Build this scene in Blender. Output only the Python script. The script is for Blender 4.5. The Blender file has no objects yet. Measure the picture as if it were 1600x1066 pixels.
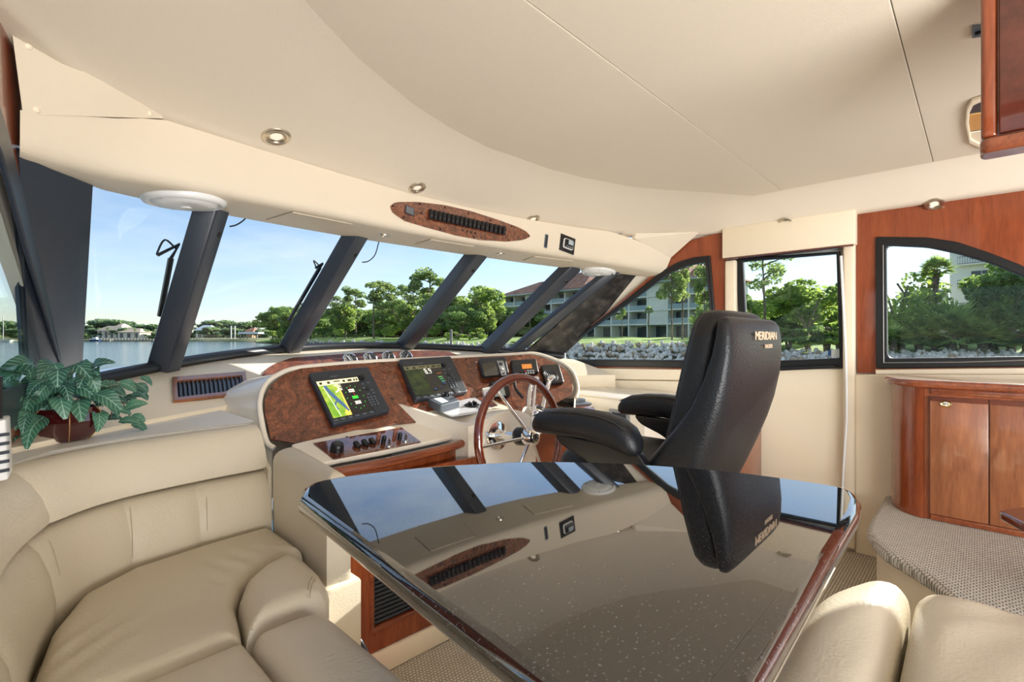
import bpy, bmesh, math, random
from mathutils import Vector, Matrix, Euler
random.seed(7)
V = Vector
PI = math.pi
SC = bpy.context.scene
COL = SC.collection
# ---------------------------------------------------------------- camera
CAM = V((0, 0, 1.2)); F = 770.0; HX = 800.0; HY = 527.0
YAW = math.radians(46.5)
DV = V((math.sin(YAW), math.cos(YAW), 0)); RV = V((math.cos(YAW), -math.sin(YAW), 0))
cd = bpy.data.cameras.new('camera'); cam = bpy.data.objects.new('camera', cd); COL.objects.link(cam)
cam.location = CAM; cam.rotation_euler = (PI/2, 0, -YAW)
cd.sensor_width = 36; cd.lens = F/1600*36; cd.shift_y = -6/1600; cd.clip_start = .02; cd.clip_end = 3000
SC.camera = cam
SC.view_settings.view_transform = 'Standard'; SC.view_settings.look = 'None'
SC.view_settings.exposure = 0.22; SC.view_settings.gamma = 1.0; SC.view_settings.use_curve_mapping = False
SUN_DIR = V((2.0, -.34, .78)).normalized()      # towards the sun (starboard, a little aft)
# ---------------------------------------------------------------- world: sky with thin cloud
W = bpy.data.worlds.new('sky'); SC.world = W; W.use_nodes = True
nt = W.node_tree; nt.nodes.clear()
def N(t, typ, **kw):
    n = t.nodes.new(typ)
    for k, v in kw.items():
        if k.startswith('i_'): n.inputs[k[2:].replace('_', ' ')].default_value = v
        else: setattr(n, k, v)
    return n
out = N(nt, 'ShaderNodeOutputWorld'); bg = N(nt, 'ShaderNodeBackground')
sky = N(nt, 'ShaderNodeTexSky', sky_type='NISHITA', sun_disc=False)
sky.sun_elevation = math.asin(SUN_DIR.z); sky.sun_rotation = math.atan2(SUN_DIR.x, SUN_DIR.y)
sky.air_density = 1.0; sky.dust_density = .15; sky.ozone_density = 1.6
tc = N(nt, 'ShaderNodeTexCoord'); mp = N(nt, 'ShaderNodeMapping'); mp.inputs['Scale'].default_value = (1.6, 1.6, 6.0)
nz = N(nt, 'ShaderNodeTexNoise'); nz.inputs['Scale'].default_value = 2.2; nz.inputs['Detail'].default_value = 7; nz.inputs['Roughness'].default_value = .6
rp = N(nt, 'ShaderNodeValToRGB'); rp.color_ramp.elements[0].position = .40; rp.color_ramp.elements[0].color = (.2, .2, .2, 1); rp.color_ramp.elements[1].position = .80
mx = N(nt, 'ShaderNodeMixRGB'); mx.inputs[2].default_value = (5.0, 5.5, 6.0, 1)
ml = N(nt, 'ShaderNodeMath', operation='MULTIPLY'); ml.inputs[1].default_value = .75
nt.links.new(tc.outputs['Generated'], mp.inputs[0]); nt.links.new(mp.outputs[0], nz.inputs['Vector'])
nt.links.new(nz.outputs['Fac'], rp.inputs[0]); nt.links.new(rp.outputs[0], ml.inputs[0]); nt.links.new(ml.outputs[0], mx.inputs[0])
hz = N(nt, 'ShaderNodeMixRGB', blend_type='MULTIPLY'); hz.inputs[0].default_value = 1; hz.inputs[2].default_value = (.93, 1.0, 1.14, 1)
nt.links.new(sky.outputs[0], hz.inputs[1]); nt.links.new(hz.outputs[0], mx.inputs[1]); nt.links.new(mx.outputs[0], bg.inputs[0]); nt.links.new(bg.outputs[0], out.inputs[0])
bg.inputs[1].default_value = .165
sd = bpy.data.lights.new('sun', 'SUN'); sd.energy = 9.5; sd.angle = .009; sd.color = (1, .95, .88)
so = bpy.data.objects.new('sun', sd); COL.objects.link(so); so.rotation_euler = SUN_DIR.to_track_quat('Z', 'Y').to_euler()
# added fill light behind the camera, aimed up at ceiling and starboard side
ad = bpy.data.lights.new('aft_fill_light', 'AREA'); ad.shape = 'RECTANGLE'; ad.size = 3.0; ad.size_y = 1.4; ad.energy = 180; ad.color = (1, .985, .97)
ao = bpy.data.objects.new('aft_fill_light', ad); COL.objects.link(ao); ao.location = (.5, -2.5, .8); ao.rotation_euler = (PI/2, 0, PI)
ao.rotation_euler = V((-.5, -.62, -.5)).to_track_quat('Z', 'Y').to_euler()

# ---------------------------------------------------------------- helpers
def ray(px, py): return DV + RV*((px-HX)/F) + V((0, 0, (HY-py)/F))
def atD(px, py, d): return CAM + ray(px, py)*d
def atX(px, py, x): r = ray(px, py); return CAM + r*(x/r.x)
def atY(px, py, y): r = ray(px, py); return CAM + r*(y/r.y)
def atZ(px, py, z): r = ray(px, py); return CAM + r*((z-CAM.z)/r.z)
def atP(px, py, p0, n): r = ray(px, py); return CAM + r*((p0-CAM).dot(n)/r.dot(n))
def frame(o, x, n):
    n = V(n).normalized(); x = V(x); x = (x - n*x.dot(n)).normalized(); y = n.cross(x)
    m = Matrix((x, y, n)).transposed().to_4x4(); m.translation = o; return m
def T(v): return Matrix.Translation(V(v))
def _link(name, me, mat, parent, smooth, kind=None):
    o = bpy.data.objects.new(name, me); COL.objects.link(o)
    if mat is not None:
        for m in (mat if isinstance(mat, (list, tuple)) else [mat]): me.materials.append(m)
    if smooth:
        for p in me.polygons: p.use_smooth = True
        if smooth is not True:
            try: me.set_sharp_from_angle(angle=math.radians(smooth))
            except Exception: pass
    if parent is not None:
        o.parent = parent; o.matrix_parent_inverse = parent.matrix_basis.inverted() if parent.parent is None else (parent.parent.matrix_basis @ parent.matrix_parent_inverse @ parent.matrix_basis).inverted()
    if kind: o['kind'] = kind
    return o
def mo(name, verts, faces, mat, parent=None, smooth=False, kind=None):
    me = bpy.data.meshes.new(name); me.from_pydata([tuple(v) for v in verts], [], faces); me.update()
    return _link(name, me, mat, parent, smooth, kind)
def bo(name, bm, mat, parent=None, smooth=False, kind=None, recalc=True):
    if recalc: bmesh.ops.recalc_face_normals(bm, faces=bm.faces)
    me = bpy.data.meshes.new(name); bm.to_mesh(me); bm.free(); me.update()
    return _link(name, me, mat, parent, smooth, kind)
def tag(o, label=None, cat=None, group=None, kind=None):
    if label: o['label'] = label
    if cat: o['category'] = cat
    if group: o['group'] = group
    if kind: o['kind'] = kind
    return o
def thing(name, loc, label, cat, group=None, rz=0):
    o = bpy.data.objects.new(name, None); COL.objects.link(o); o.empty_display_size = .05
    o.location = loc; o.rotation_euler = (0, 0, rz)
    o.matrix_basis = Matrix.Translation(V(loc)) @ Matrix.Rotation(rz, 4, 'Z')
    return tag(o, label, cat, group)
def struct(name, loc=(0, 0, 0), label=None, cat=None):
    o = bpy.data.objects.new(name, None); COL.objects.link(o); o.location = loc; o.matrix_basis = Matrix.Translation(V(loc))
    tag(o, label, cat, None, 'structure'); return o
def kids(o): return [c for c in bpy.data.objects if c.parent == o]
def dup(root, M, label=None, group=None, parent=None):
    """a copy of a thing with copies of its parts and sub-parts (mesh data shared)."""
    r = root.copy(); COL.objects.link(r)
    if parent is None: r.matrix_basis = M
    else: r.parent = parent
    if label: r['label'] = label
    if group: r['group'] = group
    for c in list(root.children): dup(c, None, parent=r)
    return r
def add_box(bm, c, s, M=None, bev=0, seg=2):
    r = bmesh.ops.create_cube(bm, size=1)
    vs = r['verts']
    for v in vs: v.co = V((v.co.x*s[0], v.co.y*s[1], v.co.z*s[2]))
    if bev > 0:
        es = {e for v in vs for e in v.link_edges}
        rr = bmesh.ops.bevel(bm, geom=list(es), offset=min(bev, min(s)*.49), segments=seg, affect='EDGES', profile=.5)
        vs = list({v for v in rr['verts']} | {v for v in vs if v.is_valid})
    for v in vs:
        p = v.co + V(c); v.co = M @ p if M is not None else p
def box(name, c, s, mat, parent=None, M=None, bev=.004, seg=2, smooth=35, kind=None):
    bm = bmesh.new(); add_box(bm, c, s, M, bev, seg); return bo(name, bm, mat, parent, smooth if bev else False, kind)
def hexa(name, p, mat, parent=None, bev=.0, seg=2, kind=None):
    """8 corners: bottom 4 then top 4, same winding."""
    bm = bmesh.new(); v = [bm.verts.new(V(q)) for q in p]
    for f in ((0, 1, 2, 3), (7, 6, 5, 4), (0, 4, 5, 1), (1, 5, 6, 2), (2, 6, 7, 3), (3, 7, 4, 0)): bm.faces.new([v[i] for i in f])
    if bev: bmesh.ops.bevel(bm, geom=bm.edges[:], offset=bev, segments=seg, affect='EDGES', profile=.5)
    return bo(name, bm, mat, parent, 35 if bev else False, kind)
def add_tube(bm, pts, r, n=8, closed=False, radii=None, caps=True):
    pts = [V(p) for p in pts]; m = len(pts); rings = []; prev = None
    for i, p in enumerate(pts):
        a = pts[i-1] if (i > 0 or closed) else p; b = pts[(i+1) % m] if (i < m-1 or closed) else p
        t = (b-a).normalized()
        if prev is None:
            u = t.orthogonal().normalized()
        else:
            u = prev - t*prev.dot(t)
            u = u.normalized() if u.length > 1e-6 else t.orthogonal().normalized()
        prev = u; w = t.cross(u); rr = radii[i] if radii else r
        rings.append([bm.verts.new(p + (u*math.cos(2*PI*k/n) + w*math.sin(2*PI*k/n))*rr) for k in range(n)])
    for i in range(m if closed else m-1):
        A = rings[i]; B = rings[(i+1) % m]
        sh = 0
        if closed and i == m-1:
            sh = min(range(n), key=lambda s: (A[0].co-B[s].co).length)
        for k in range(n): bm.faces.new((A[k], A[(k+1) % n], B[(k+1+sh) % n], B[(k+sh) % n]))
    if caps and not closed:
        bm.faces.new(rings[0][::-1]); bm.faces.new(rings[-1])
def tube(name, pts, r, mat, parent=None, n=8, closed=False, radii=None, kind=None):
    bm = bmesh.new(); add_tube(bm, pts, r, n, closed, radii); return bo(name, bm, mat, parent, 50, kind)
def add_lathe(bm, prof, M=None, n=24, sx=1, sy=1):
    M = M or Matrix(); rings = []
    for r, z in prof:
        if r < 1e-6: rings.append([bm.verts.new(M @ V((0, 0, z)))])
        else: rings.append([bm.verts.new(M @ V((r*sx*math.cos(2*PI*k/n), r*sy*math.sin(2*PI*k/n), z))) for k in range(n)])
    for A, B in zip(rings, rings[1:]):
        for k in range(n):
            a = [A[0]] if len(A) == 1 else [A[k], A[(k+1) % n]]
            b = [B[0]] if len(B) == 1 else [B[(k+1) % n], B[k]]
            if len(a)+len(b) > 2: bm.faces.new(a+b)
def lathe(name, prof, mat, parent=None, M=None, n=24, sx=1, sy=1, smooth=40, kind=None):
    bm = bmesh.new(); add_lathe(bm, prof, M, n, sx, sy); return bo(name, bm, mat, parent, smooth, kind)
def loft(name, rows, mat, parent=None, closed=False, smooth=True, caps=False, kind=None, thick=0):
    bm = bmesh.new(); R = [[bm.verts.new(V(p)) for p in row] for row in rows]
    for A, B in zip(R, R[1:]):
        m = len(A)
        for k in range(m if closed else m-1):
            bm.faces.new((A[k], A[(k+1) % m], B[(k+1) % m], B[k]))
    if caps and closed: bm.faces.new(R[0][::-1]); bm.faces.new(R[-1])
    if thick:
        bmesh.ops.recalc_face_normals(bm, faces=bm.faces)
        bmesh.ops.solidify(bm, geom=bm.faces[:], thickness=thick)
    return bo(name, bm, mat, parent, smooth, kind)
def plate(name, outlines, th, mat, parent=None, M=None, bev=0, smooth=35, kind=None, bres=2):
    """flat plate (holes = further outlines); z from 0 to th in local space, placed by M."""
    cu = bpy.data.curves.new(name, 'CURVE'); cu.dimensions = '2D'; cu.fill_mode = 'BOTH'
    cu.extrude = max(th/2 - bev, 0); cu.bevel_depth = bev; cu.bevel_resolution = bres; cu.offset = -bev
    for ol in outlines:
        sp = cu.splines.new('POLY'); sp.points.add(len(ol)-1)
        for i, p in enumerate(ol): sp.points[i].co = (p[0], p[1], 0, 1)
        sp.use_cyclic_u = True
    tmp = bpy.data.objects.new('tmp', cu); COL.objects.link(tmp)
    me = bpy.data.meshes.new_from_object(tmp); bpy.data.objects.remove(tmp); bpy.data.curves.remove(cu)
    me.transform((M or Matrix()) @ T((0, 0, th/2))); me.materials.clear(); me.name = name; me.update()
    return _link(name, me, mat, parent, smooth, kind)
def text(name, s, size, mat, parent, M, th=.0006, kind=None, sx=1.0, align='CENTER'):
    cu = bpy.data.curves.new(name, 'FONT'); cu.body = s; cu.size = size; cu.extrude = th; cu.align_x = align; cu.align_y = 'CENTER'; cu.resolution_u = 2
    tmp = bpy.data.objects.new('tmp', cu); COL.objects.link(tmp)
    me = bpy.data.meshes.new_from_object(tmp); bpy.data.objects.remove(tmp); bpy.data.curves.remove(cu)
    me.transform(M @ Matrix.Diagonal((sx, 1, 1, 1))); me.materials.clear(); me.name = name; me.update()
    return _link(name, me, mat, parent, False, kind)
def rrect(w, h, r, n=5, cx=0, cy=0):
    p = []
    for sx, sy, a0 in ((1, 1, 0), (-1, 1, 90), (-1, -1, 180), (1, -1, 270)):
        for k in range(n+1):
            a = math.radians(a0 + 90*k/n); p.append((cx+sx*(w/2-r)+r*math.cos(a), cy+sy*(h/2-r)+r*math.sin(a)))
    return p
def roundpoly(pts, r, n=5):
    """round the corners of a polygon; r one radius or a list."""
    out_ = []; m = len(pts)
    for i in range(m):
        p = V(pts[i]).to_2d(); a = V(pts[i-1]).to_2d(); b = V(pts[(i+1) % m]).to_2d()
        rr = r[i] if isinstance(r, (list, tuple)) else r
        da = (a-p); db = (b-p); la = da.length; lb = db.length; rr = min(rr, la*.49, lb*.49)
        if rr < 1e-6: out_.append((p.x, p.y)); continue
        pa = p + da.normalized()*rr; pb = p + db.normalized()*rr
        for k in range(n+1):
            t = k/n; q = pa*(1-t)**2 + p*2*t*(1-t) + pb*t*t; out_.append((q.x, q.y))
    return out_
def spline(pts, per=6, closed=False):
    pts = [V(p) for p in pts]; m = len(pts); res = []
    for i in range(m if closed else m-1):
        p0 = pts[i-1] if (i > 0 or closed) else pts[0]*2-pts[1]
        p1 = pts[i]; p2 = pts[(i+1) % m]; p3 = pts[(i+2) % m] if (i+2 < m or closed) else pts[-1]*2-pts[-2]
        for k in range(per):
            t = k/per
            res.append(.5*((2*p1)+(-p0+p2)*t+(2*p0-5*p1+4*p2-p3)*t*t+(-p0+3*p1-3*p2+p3)*t**3))
    if not closed: res.append(pts[-1])
    return res
def resample(pts, n, closed=False):
    pts = [V(p) for p in pts]
    if closed: pts = pts+[pts[0]]
    L = [0]
    for a, b in zip(pts, pts[1:]): L.append(L[-1]+(b-a).length)
    res = []; j = 0; m = n if closed else n-1
    for i in range(n):
        s = L[-1]*i/m
        while j < len(pts)-2 and L[j+1] < s: j += 1
        d = L[j+1]-L[j]; t = (s-L[j])/d if d > 1e-9 else 0
        res.append(pts[j].lerp(pts[j+1], min(max(t, 0), 1)))
    return res
def area2(p): return .5*sum(p[i-1][0]*p[i][1]-p[i][0]*p[i-1][1] for i in range(len(p)))
def inset(pts, d):
    m = len(pts); s = 1 if area2(pts) > 0 else -1; res = []
    for i in range(m):
        a = V(pts[i-1][:2]); p = V(pts[i][:2]); b = V(pts[(i+1) % m][:2])
        t1 = (p-a).normalized(); t2 = (b-p).normalized()
        n1 = V((-t1.y, t1.x))*s; n2 = V((-t2.y, t2.x))*s; nn = n1+n2
        nn = nn/max(nn.length_squared, .6)*2*.5*2 if nn.length > 1e-6 else n1
        k = (n1+n2); k = k.normalized() if k.length > 1e-6 else n1
        q = p + k*d/max(k.dot(n1), .45); res.append((q.x, q.y))
    return res
import numpy as np
from mathutils.geometry import delaunay_2d_cdt
def segdist(P, ol):
    A = np.array(ol); B = np.roll(A, -1, 0); d = B-A; L2 = (d**2).sum(1)+1e-12
    t = np.clip(((P[:, None, :]-A[None])*d[None]).sum(2)/L2[None], 0, 1); q = A[None]+t[..., None]*d[None]
    return np.sqrt(((P[:, None, :]-q)**2).sum(2)).min(1)
def inpoly(P, ol):
    A = np.array(ol); B = np.roll(A, -1, 0); x, y = P[:, 0:1], P[:, 1:2]
    c = ((A[:, 1] > y) != (B[:, 1] > y)) & (x < (B[:, 0]-A[:, 0])*(y-A[:, 1])/(B[:, 1]-A[:, 1]+1e-15)+A[:, 0]); return c.sum(1) % 2 == 1
def pad(name, outline, z0, z1, mat, parent=None, r=.04, crown=.015, n=90, M=None, rb=None, kind=None, wr=None):
    """soft cushion from a plan outline: rolled edge, crowned top, free of folds on any outline."""
    ol = [tuple(p)[:2] for p in resample([V((p[0], p[1], 0)) for p in outline], n, True)]
    if area2(ol) < 0: ol = ol[::-1]
    A = np.array(ol); xs, ys = A[:, 0], A[:, 1]; pts = [ol]
    for d in (.06, .16, .3, .48, .7, 1.0):
        q = np.array(inset(ol, d*r)); ok = (np.abs(segdist(q, ol)-d*r) < .08*r+.0004) & inpoly(q, ol); pts.append([tuple(v) for v in q[ok]])
    g = max(.012, math.sqrt((xs.max()-xs.min())*(ys.max()-ys.min())/1800)); gx, gy = np.meshgrid(np.arange(xs.min(), xs.max(), g), np.arange(ys.min(), ys.max(), g)); q = np.stack([gx.ravel(), gy.ravel()], 1)
    q = q[inpoly(q, ol)]; q = q[segdist(q, ol) > 1.12*r]; pts.append([tuple(v) for v in q]); allp = [V(p) for l in pts for p in l]
    vv, ee, ff, *_ = delaunay_2d_cdt(allp, [(i, (i+1) % n) for i in range(n)], [list(range(n))], 1, 1e-6)
    P = np.array([(v.x, v.y) for v in vv]); d = segdist(P, ol); dd = np.minimum(d, r); z = z1-r+np.sqrt(np.maximum(r*r-(r-dd)**2, 0))+crown*(1-np.exp(-d/.07))
    verts = [[P[i, 0], P[i, 1], z[i]+(wr(P[i, 0], P[i, 1])*min(1, d[i]/r) if wr else 0)] for i in range(len(vv))]
    faces = [tuple(f) for f in ff]; idx = [int(np.argmin(((P-np.array(o))**2).sum(1))) for o in ol]
    bot = []
    for k, o in enumerate(ol): bot.append(len(verts)); verts.append([o[0], o[1], z0])
    for k in range(n): faces.append((idx[k], bot[k], bot[(k+1) % n], idx[(k+1) % n]))
    faces.append(tuple(bot[::-1]))
    bm = bmesh.new(); R = [bm.verts.new(M @ V(v) if M is not None else V(v)) for v in verts]
    for f in faces:
        if len(set(f)) > 2:
            try: bm.faces.new([R[i] for i in f])
            except ValueError: pass
    return bo(name, bm, mat, parent, 55, kind)
def pplate(name, outs, p0, n, xd, th, mat, parent=None, bev=0, off=0, rnd=0, smooth=35, kind=None):
    """plate lying in the plane (p0, n); outlines are sight lines that are cut with that plane."""
    n = V(n).normalized(); M = frame(V(p0)+n*off, xd, n); Mi = M.inverted(); res = []
    for k, o in enumerate(outs):
        l = [(Mi @ atP(x, y, V(p0)+n*off, n)).to_2d() for x, y in o]
        rr = rnd[k] if isinstance(rnd, (list, tuple)) else rnd
        res.append(roundpoly(l, rr) if rr else l)
    return plate(name, res, th, mat, parent, M, bev, smooth, kind)
# ---------------------------------------------------------------- materials
def srgb(r, g, b):
    f = lambda c: (c/255/12.92 if c/255 <= .04045 else ((c/255+.055)/1.055)**2.4)
    return (f(r), f(g), f(b), 1)
def newmat(name):
    m = bpy.data.materials.new(name); m.use_nodes = True; t = m.node_tree
    return m, t, t.nodes['Principled BSDF']
def simple(name, col, rough=.5, metal=0, coat=0, spec=.5, bump=None, emit=None, es=1, ior=None, vary=0, sheen=0):
    m, t, b = newmat(name)
    b.inputs['Base Color'].default_value = col; b.inputs['Roughness'].default_value = rough; b.inputs['Metallic'].default_value = metal
    b.inputs['Coat Weight'].default_value = coat; b.inputs['Coat Roughness'].default_value = .04; b.inputs['Specular IOR Level'].default_value = spec
    if ior: b.inputs['IOR'].default_value = ior
    if sheen: b.inputs['Sheen Weight'].default_value = sheen
    if emit: b.inputs['Emission Color'].default_value = emit; b.inputs['Emission Strength'].default_value = es
    tcn = N(t, 'ShaderNodeTexCoord')
    if bump:
        sc, st = bump[:2]; nz_ = N(t, 'ShaderNodeTexNoise'); nz_.inputs['Scale'].default_value = sc; nz_.inputs['Detail'].default_value = 3
        bp = N(t, 'ShaderNodeBump'); bp.inputs['Strength'].default_value = st; bp.inputs['Distance'].default_value = .01
        t.links.new(tcn.outputs['Object'], nz_.inputs['Vector']); t.links.new(nz_.outputs['Fac'], bp.inputs['Height']); t.links.new(bp.outputs[0], b.inputs['Normal'])
    if vary:
        n2 = N(t, 'ShaderNodeTexNoise'); n2.inputs['Scale'].default_value = 3.0; n2.inputs['Detail'].default_value = 4
        hs = N(t, 'ShaderNodeMixRGB'); hs.inputs[1].default_value = col; hs.inputs[2].default_value = tuple(c*(1-vary) for c in col[:3])+(1,)
        t.links.new(tcn.outputs['Object'], n2.inputs['Vector']); t.links.new(n2.outputs['Fac'], hs.inputs[0]); t.links.new(hs.outputs[0], b.inputs['Base Color'])
    return m
def wood(name, dark, light, scale=(6, 6, .8), rough=.25, coat=.7, rot=(0, 0, 0), freq=9):
    m, t, b = newmat(name); tcn = N(t, 'ShaderNodeTexCoord'); mpn = N(t, 'ShaderNodeMapping'); mpn.inputs['Scale'].default_value = scale; mpn.inputs['Rotation'].default_value = rot
    a = N(t, 'ShaderNodeTexNoise'); a.inputs['Scale'].default_value = 2.6; a.inputs['Detail'].default_value = 6; a.inputs['Distortion'].default_value = 1.4
    c = N(t, 'ShaderNodeTexNoise'); c.inputs['Scale'].default_value = 22; c.inputs['Detail'].default_value = 4
    w = N(t, 'ShaderNodeMath', operation='MULTIPLY_ADD'); w.inputs[1].default_value = .65; 
    s = N(t, 'ShaderNodeMath', operation='MULTIPLY'); s.inputs[1].default_value = .35
    r = N(t, 'ShaderNodeValToRGB'); r.color_ramp.elements[0].position = .3; r.color_ramp.elements[1].position = .72
    r.color_ramp.elements[0].color = dark; r.color_ramp.elements[1].color = light
    L = t.links.new
    L(tcn.outputs['Object'], mpn.inputs[0]); L(mpn.outputs[0], a.inputs['Vector']); L(mpn.outputs[0], c.inputs['Vector'])
    L(c.outputs['Fac'], s.inputs[0]); L(a.outputs['Fac'], w.inputs[0]); L(s.outputs[0], w.inputs[2]); L(w.outputs[0], r.inputs[0]); L(r.outputs[0], b.inputs['Base Color'])
    b.inputs['Roughness'].default_value = rough; b.inputs['Coat Weight'].default_value = coat; b.inputs['Coat Roughness'].default_value = .05
    return m
def burl(name):
    m, t, b = newmat(name); tcn = N(t, 'ShaderNodeTexCoord')
    a = N(t, 'ShaderNodeTexNoise'); a.inputs['Scale'].default_value = 9; a.inputs['Detail'].default_value = 6; a.inputs['Distortion'].default_value = 3.2
    c = N(t, 'ShaderNodeTexNoise'); c.inputs['Scale'].default_value = 46; c.inputs['Detail'].default_value = 5; c.inputs['Distortion'].default_value = 2.2
    mm = N(t, 'ShaderNodeMixRGB', blend_type='MIX'); mm.inputs[0].default_value = .5
    r = N(t, 'ShaderNodeValToRGB'); e = r.color_ramp.elements; e[0].position = .34; e[1].position = .68
    e[0].color = srgb(58, 26, 15); e[1].color = srgb(158, 92, 58); x_ = e.new(.5); x_.color = srgb(108, 56, 34)
    L = t.links.new
    L(tcn.outputs['Object'], a.inputs['Vector']); L(tcn.outputs['Object'], c.inputs['Vector']); L(a.outputs['Fac'], mm.inputs[1]); L(c.outputs['Fac'], mm.inputs[2]); L(mm.outputs[0], r.inputs[0]); L(r.outputs[0], b.inputs['Base Color'])
    b.inputs['Roughness'].default_value = .3; b.inputs['Coat Weight'].default_value = .8; b.inputs['Coat Roughness'].default_value = .03
    return m
def glassmat(name, tint=(1, 1, 1, 1), refl=1.0):
    m = bpy.data.materials.new(name); m.use_nodes = True; t = m.node_tree; t.nodes.clear()
    o = N(t, 'ShaderNodeOutputMaterial'); tr = N(t, 'ShaderNodeBsdfTransparent'); tr.inputs[0].default_value = tint
    g = N(t, 'ShaderNodeBsdfGlossy'); g.inputs['Roughness'].default_value = .02; mxn = N(t, 'ShaderNodeMixShader')
    fr = N(t, 'ShaderNodeLayerWeight'); fr.inputs[0].default_value = .5; pw = N(t, 'ShaderNodeMath', operation='POWER'); pw.inputs[1].default_value = 5
    mu = N(t, 'ShaderNodeMath', operation='MULTIPLY_ADD'); mu.inputs[1].default_value = .9*refl; mu.inputs[2].default_value = .025*refl
    L = t.links.new; L(fr.outputs['Facing'], pw.inputs[0]); L(pw.outputs[0], mu.inputs[0]); L(mu.outputs[0], mxn.inputs[0]); L(tr.outputs[0], mxn.inputs[1]); L(g.outputs[0], mxn.inputs[2]); L(mxn.outputs[0], o.inputs[0])
    return m
def leafmat(name, c1, c2, scale=1.2, trans=.48, rough=.55):
    m = bpy.data.materials.new(name); m.use_nodes = True; t = m.node_tree; t.nodes.clear()
    o = N(t, 'ShaderNodeOutputMaterial'); d = N(t, 'ShaderNodeBsdfPrincipled'); d.inputs['Roughness'].default_value = rough; d.inputs['Specular IOR Level'].default_value = .25
    tr = N(t, 'ShaderNodeBsdfTranslucent'); mxn = N(t, 'ShaderNodeMixShader'); mxn.inputs[0].default_value = trans
    tcn = N(t, 'ShaderNodeTexCoord'); nz_ = N(t, 'ShaderNodeTexNoise'); nz_.inputs['Scale'].default_value = scale; nz_.inputs['Detail'].default_value = 4
    r = N(t, 'ShaderNodeValToRGB'); r.color_ramp.elements[0].position = .35; r.color_ramp.elements[1].position = .68; r.color_ramp.elements[0].color = c1; r.color_ramp.elements[1].color = c2
    L = t.links.new; L(tcn.outputs['Object'], nz_.inputs['Vector']); L(nz_.outputs['Fac'], r.inputs[0]); L(r.outputs[0], d.inputs['Base Color']); tg = N(t, 'ShaderNodeMixRGB', blend_type='MULTIPLY'); tg.inputs[0].default_value = 1; tg.inputs[2].default_value = (1.7, 1.65, 1.05, 1); L(r.outputs[0], tg.inputs[1]); L(tg.outputs[0], tr.inputs[0])
    L(d.outputs[0], mxn.inputs[1]); L(tr.outputs[0], mxn.inputs[2]); L(mxn.outputs[0], o.inputs[0]); return m
def noisecol(name, c1, c2, scale, rough=.8, bump=0, detail=6, lo=.35, hi=.65, bscale=None, metal=0):
    m, t, b = newmat(name); tcn = N(t, 'ShaderNodeTexCoord'); nz_ = N(t, 'ShaderNodeTexNoise'); nz_.inputs['Scale'].default_value = scale; nz_.inputs['Detail'].default_value = detail
    r = N(t, 'ShaderNodeValToRGB'); r.color_ramp.elements[0].position = lo; r.color_ramp.elements[1].position = hi; r.color_ramp.elements[0].color = c1; r.color_ramp.elements[1].color = c2
    L = t.links.new; L(tcn.outputs['Object'], nz_.inputs['Vector']); L(nz_.outputs['Fac'], r.inputs[0]); L(r.outputs[0], b.inputs['Base Color']); b.inputs['Roughness'].default_value = rough; b.inputs['Metallic'].default_value = metal
    if bump:
        bp = N(t, 'ShaderNodeBump'); bp.inputs['Strength'].default_value = bump; bp.inputs['Distance'].default_value = .02; L(nz_.outputs['Fac'], bp.inputs['Height']); L(bp.outputs[0], b.inputs['Normal'])
    return m
M_ = {}
M_['liner'] = simple('headliner_vinyl', srgb(233, 221, 202), .62, bump=(220, .12), spec=.3)
M_['header'] = simple('header_vinyl', srgb(226, 213, 191), .5, bump=(260, .1), spec=.35)
M_['cream'] = simple('cream_wall_vinyl', srgb(242, 228, 202), .5, bump=(240, .1), spec=.35)
M_['gel'] = simple('white_cream_gelcoat', srgb(240, 231, 214), .28, coat=.3)
M_['shelf'] = simple('pale_shelf_vinyl', srgb(236, 232, 222), .45, bump=(240, .08))
def leather(name, c, rough=.42):
    m = simple(name, c, rough, bump=(150, .16), vary=.12, spec=.45); return m
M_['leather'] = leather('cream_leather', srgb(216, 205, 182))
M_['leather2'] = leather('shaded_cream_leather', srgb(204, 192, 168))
M_['seam'] = simple('leather_seam', srgb(172, 156, 130), .7)
M_['cherry'] = wood('gloss_cherry', srgb(112, 48, 22), srgb(166, 84, 44))
M_['cherry_door'] = wood('cherry_door', srgb(116, 66, 40), srgb(166, 104, 66), rough=.32, coat=.4)
M_['cherry_h'] = wood('gloss_cherry_rail', srgb(104, 48, 26), srgb(158, 84, 48), scale=(1, 6, 6), coat=.9)
M_['veneer'] = wood('red_cherry_veneer', srgb(118, 54, 28), srgb(158, 80, 44), scale=(5, 5, .7), rough=.3, coat=.5)
M_['darkwood'] = wood('dark_mahogany', srgb(66, 24, 16), srgb(112, 50, 34), scale=(2, 2, 2), coat=1, rough=.2)
M_['wheelwood'] = simple('varnished_rim', srgb(98, 36, 16), .18, coat=1)
M_['burl'] = burl('walnut_burl')
M_['black'] = simple('black_vinyl', srgb(34, 36, 40), .5, bump=(300, .08))
M_['pillar'] = simple('navy_black_vinyl', srgb(48, 54, 64), .34, bump=(200, .06), spec=.7)
M_['frame'] = simple('black_window_frame', srgb(20, 21, 23), .35)
M_['gasket'] = simple('rubber_gasket', srgb(26, 30, 36), .4)
M_['bleather'] = simple('black_leather', srgb(24, 26, 30), .38, bump=(170, .2), spec=.4)
M_['thread'] = simple('black_thread', srgb(52, 53, 56), .6)
M_['plastic'] = simple('dark_grey_plastic', srgb(48, 54, 62), .38)
M_['plastic_l'] = simple('slate_plastic', srgb(92, 100, 110), .4)
M_['bplastic'] = simple('black_plastic', srgb(20, 21, 24), .3)
M_['chrome'] = simple('chrome', (.86, .86, .86, 1), .08, 1)
M_['steel'] = simple('brushed_steel', (.6, .6, .6, 1), .3, 1)
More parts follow.
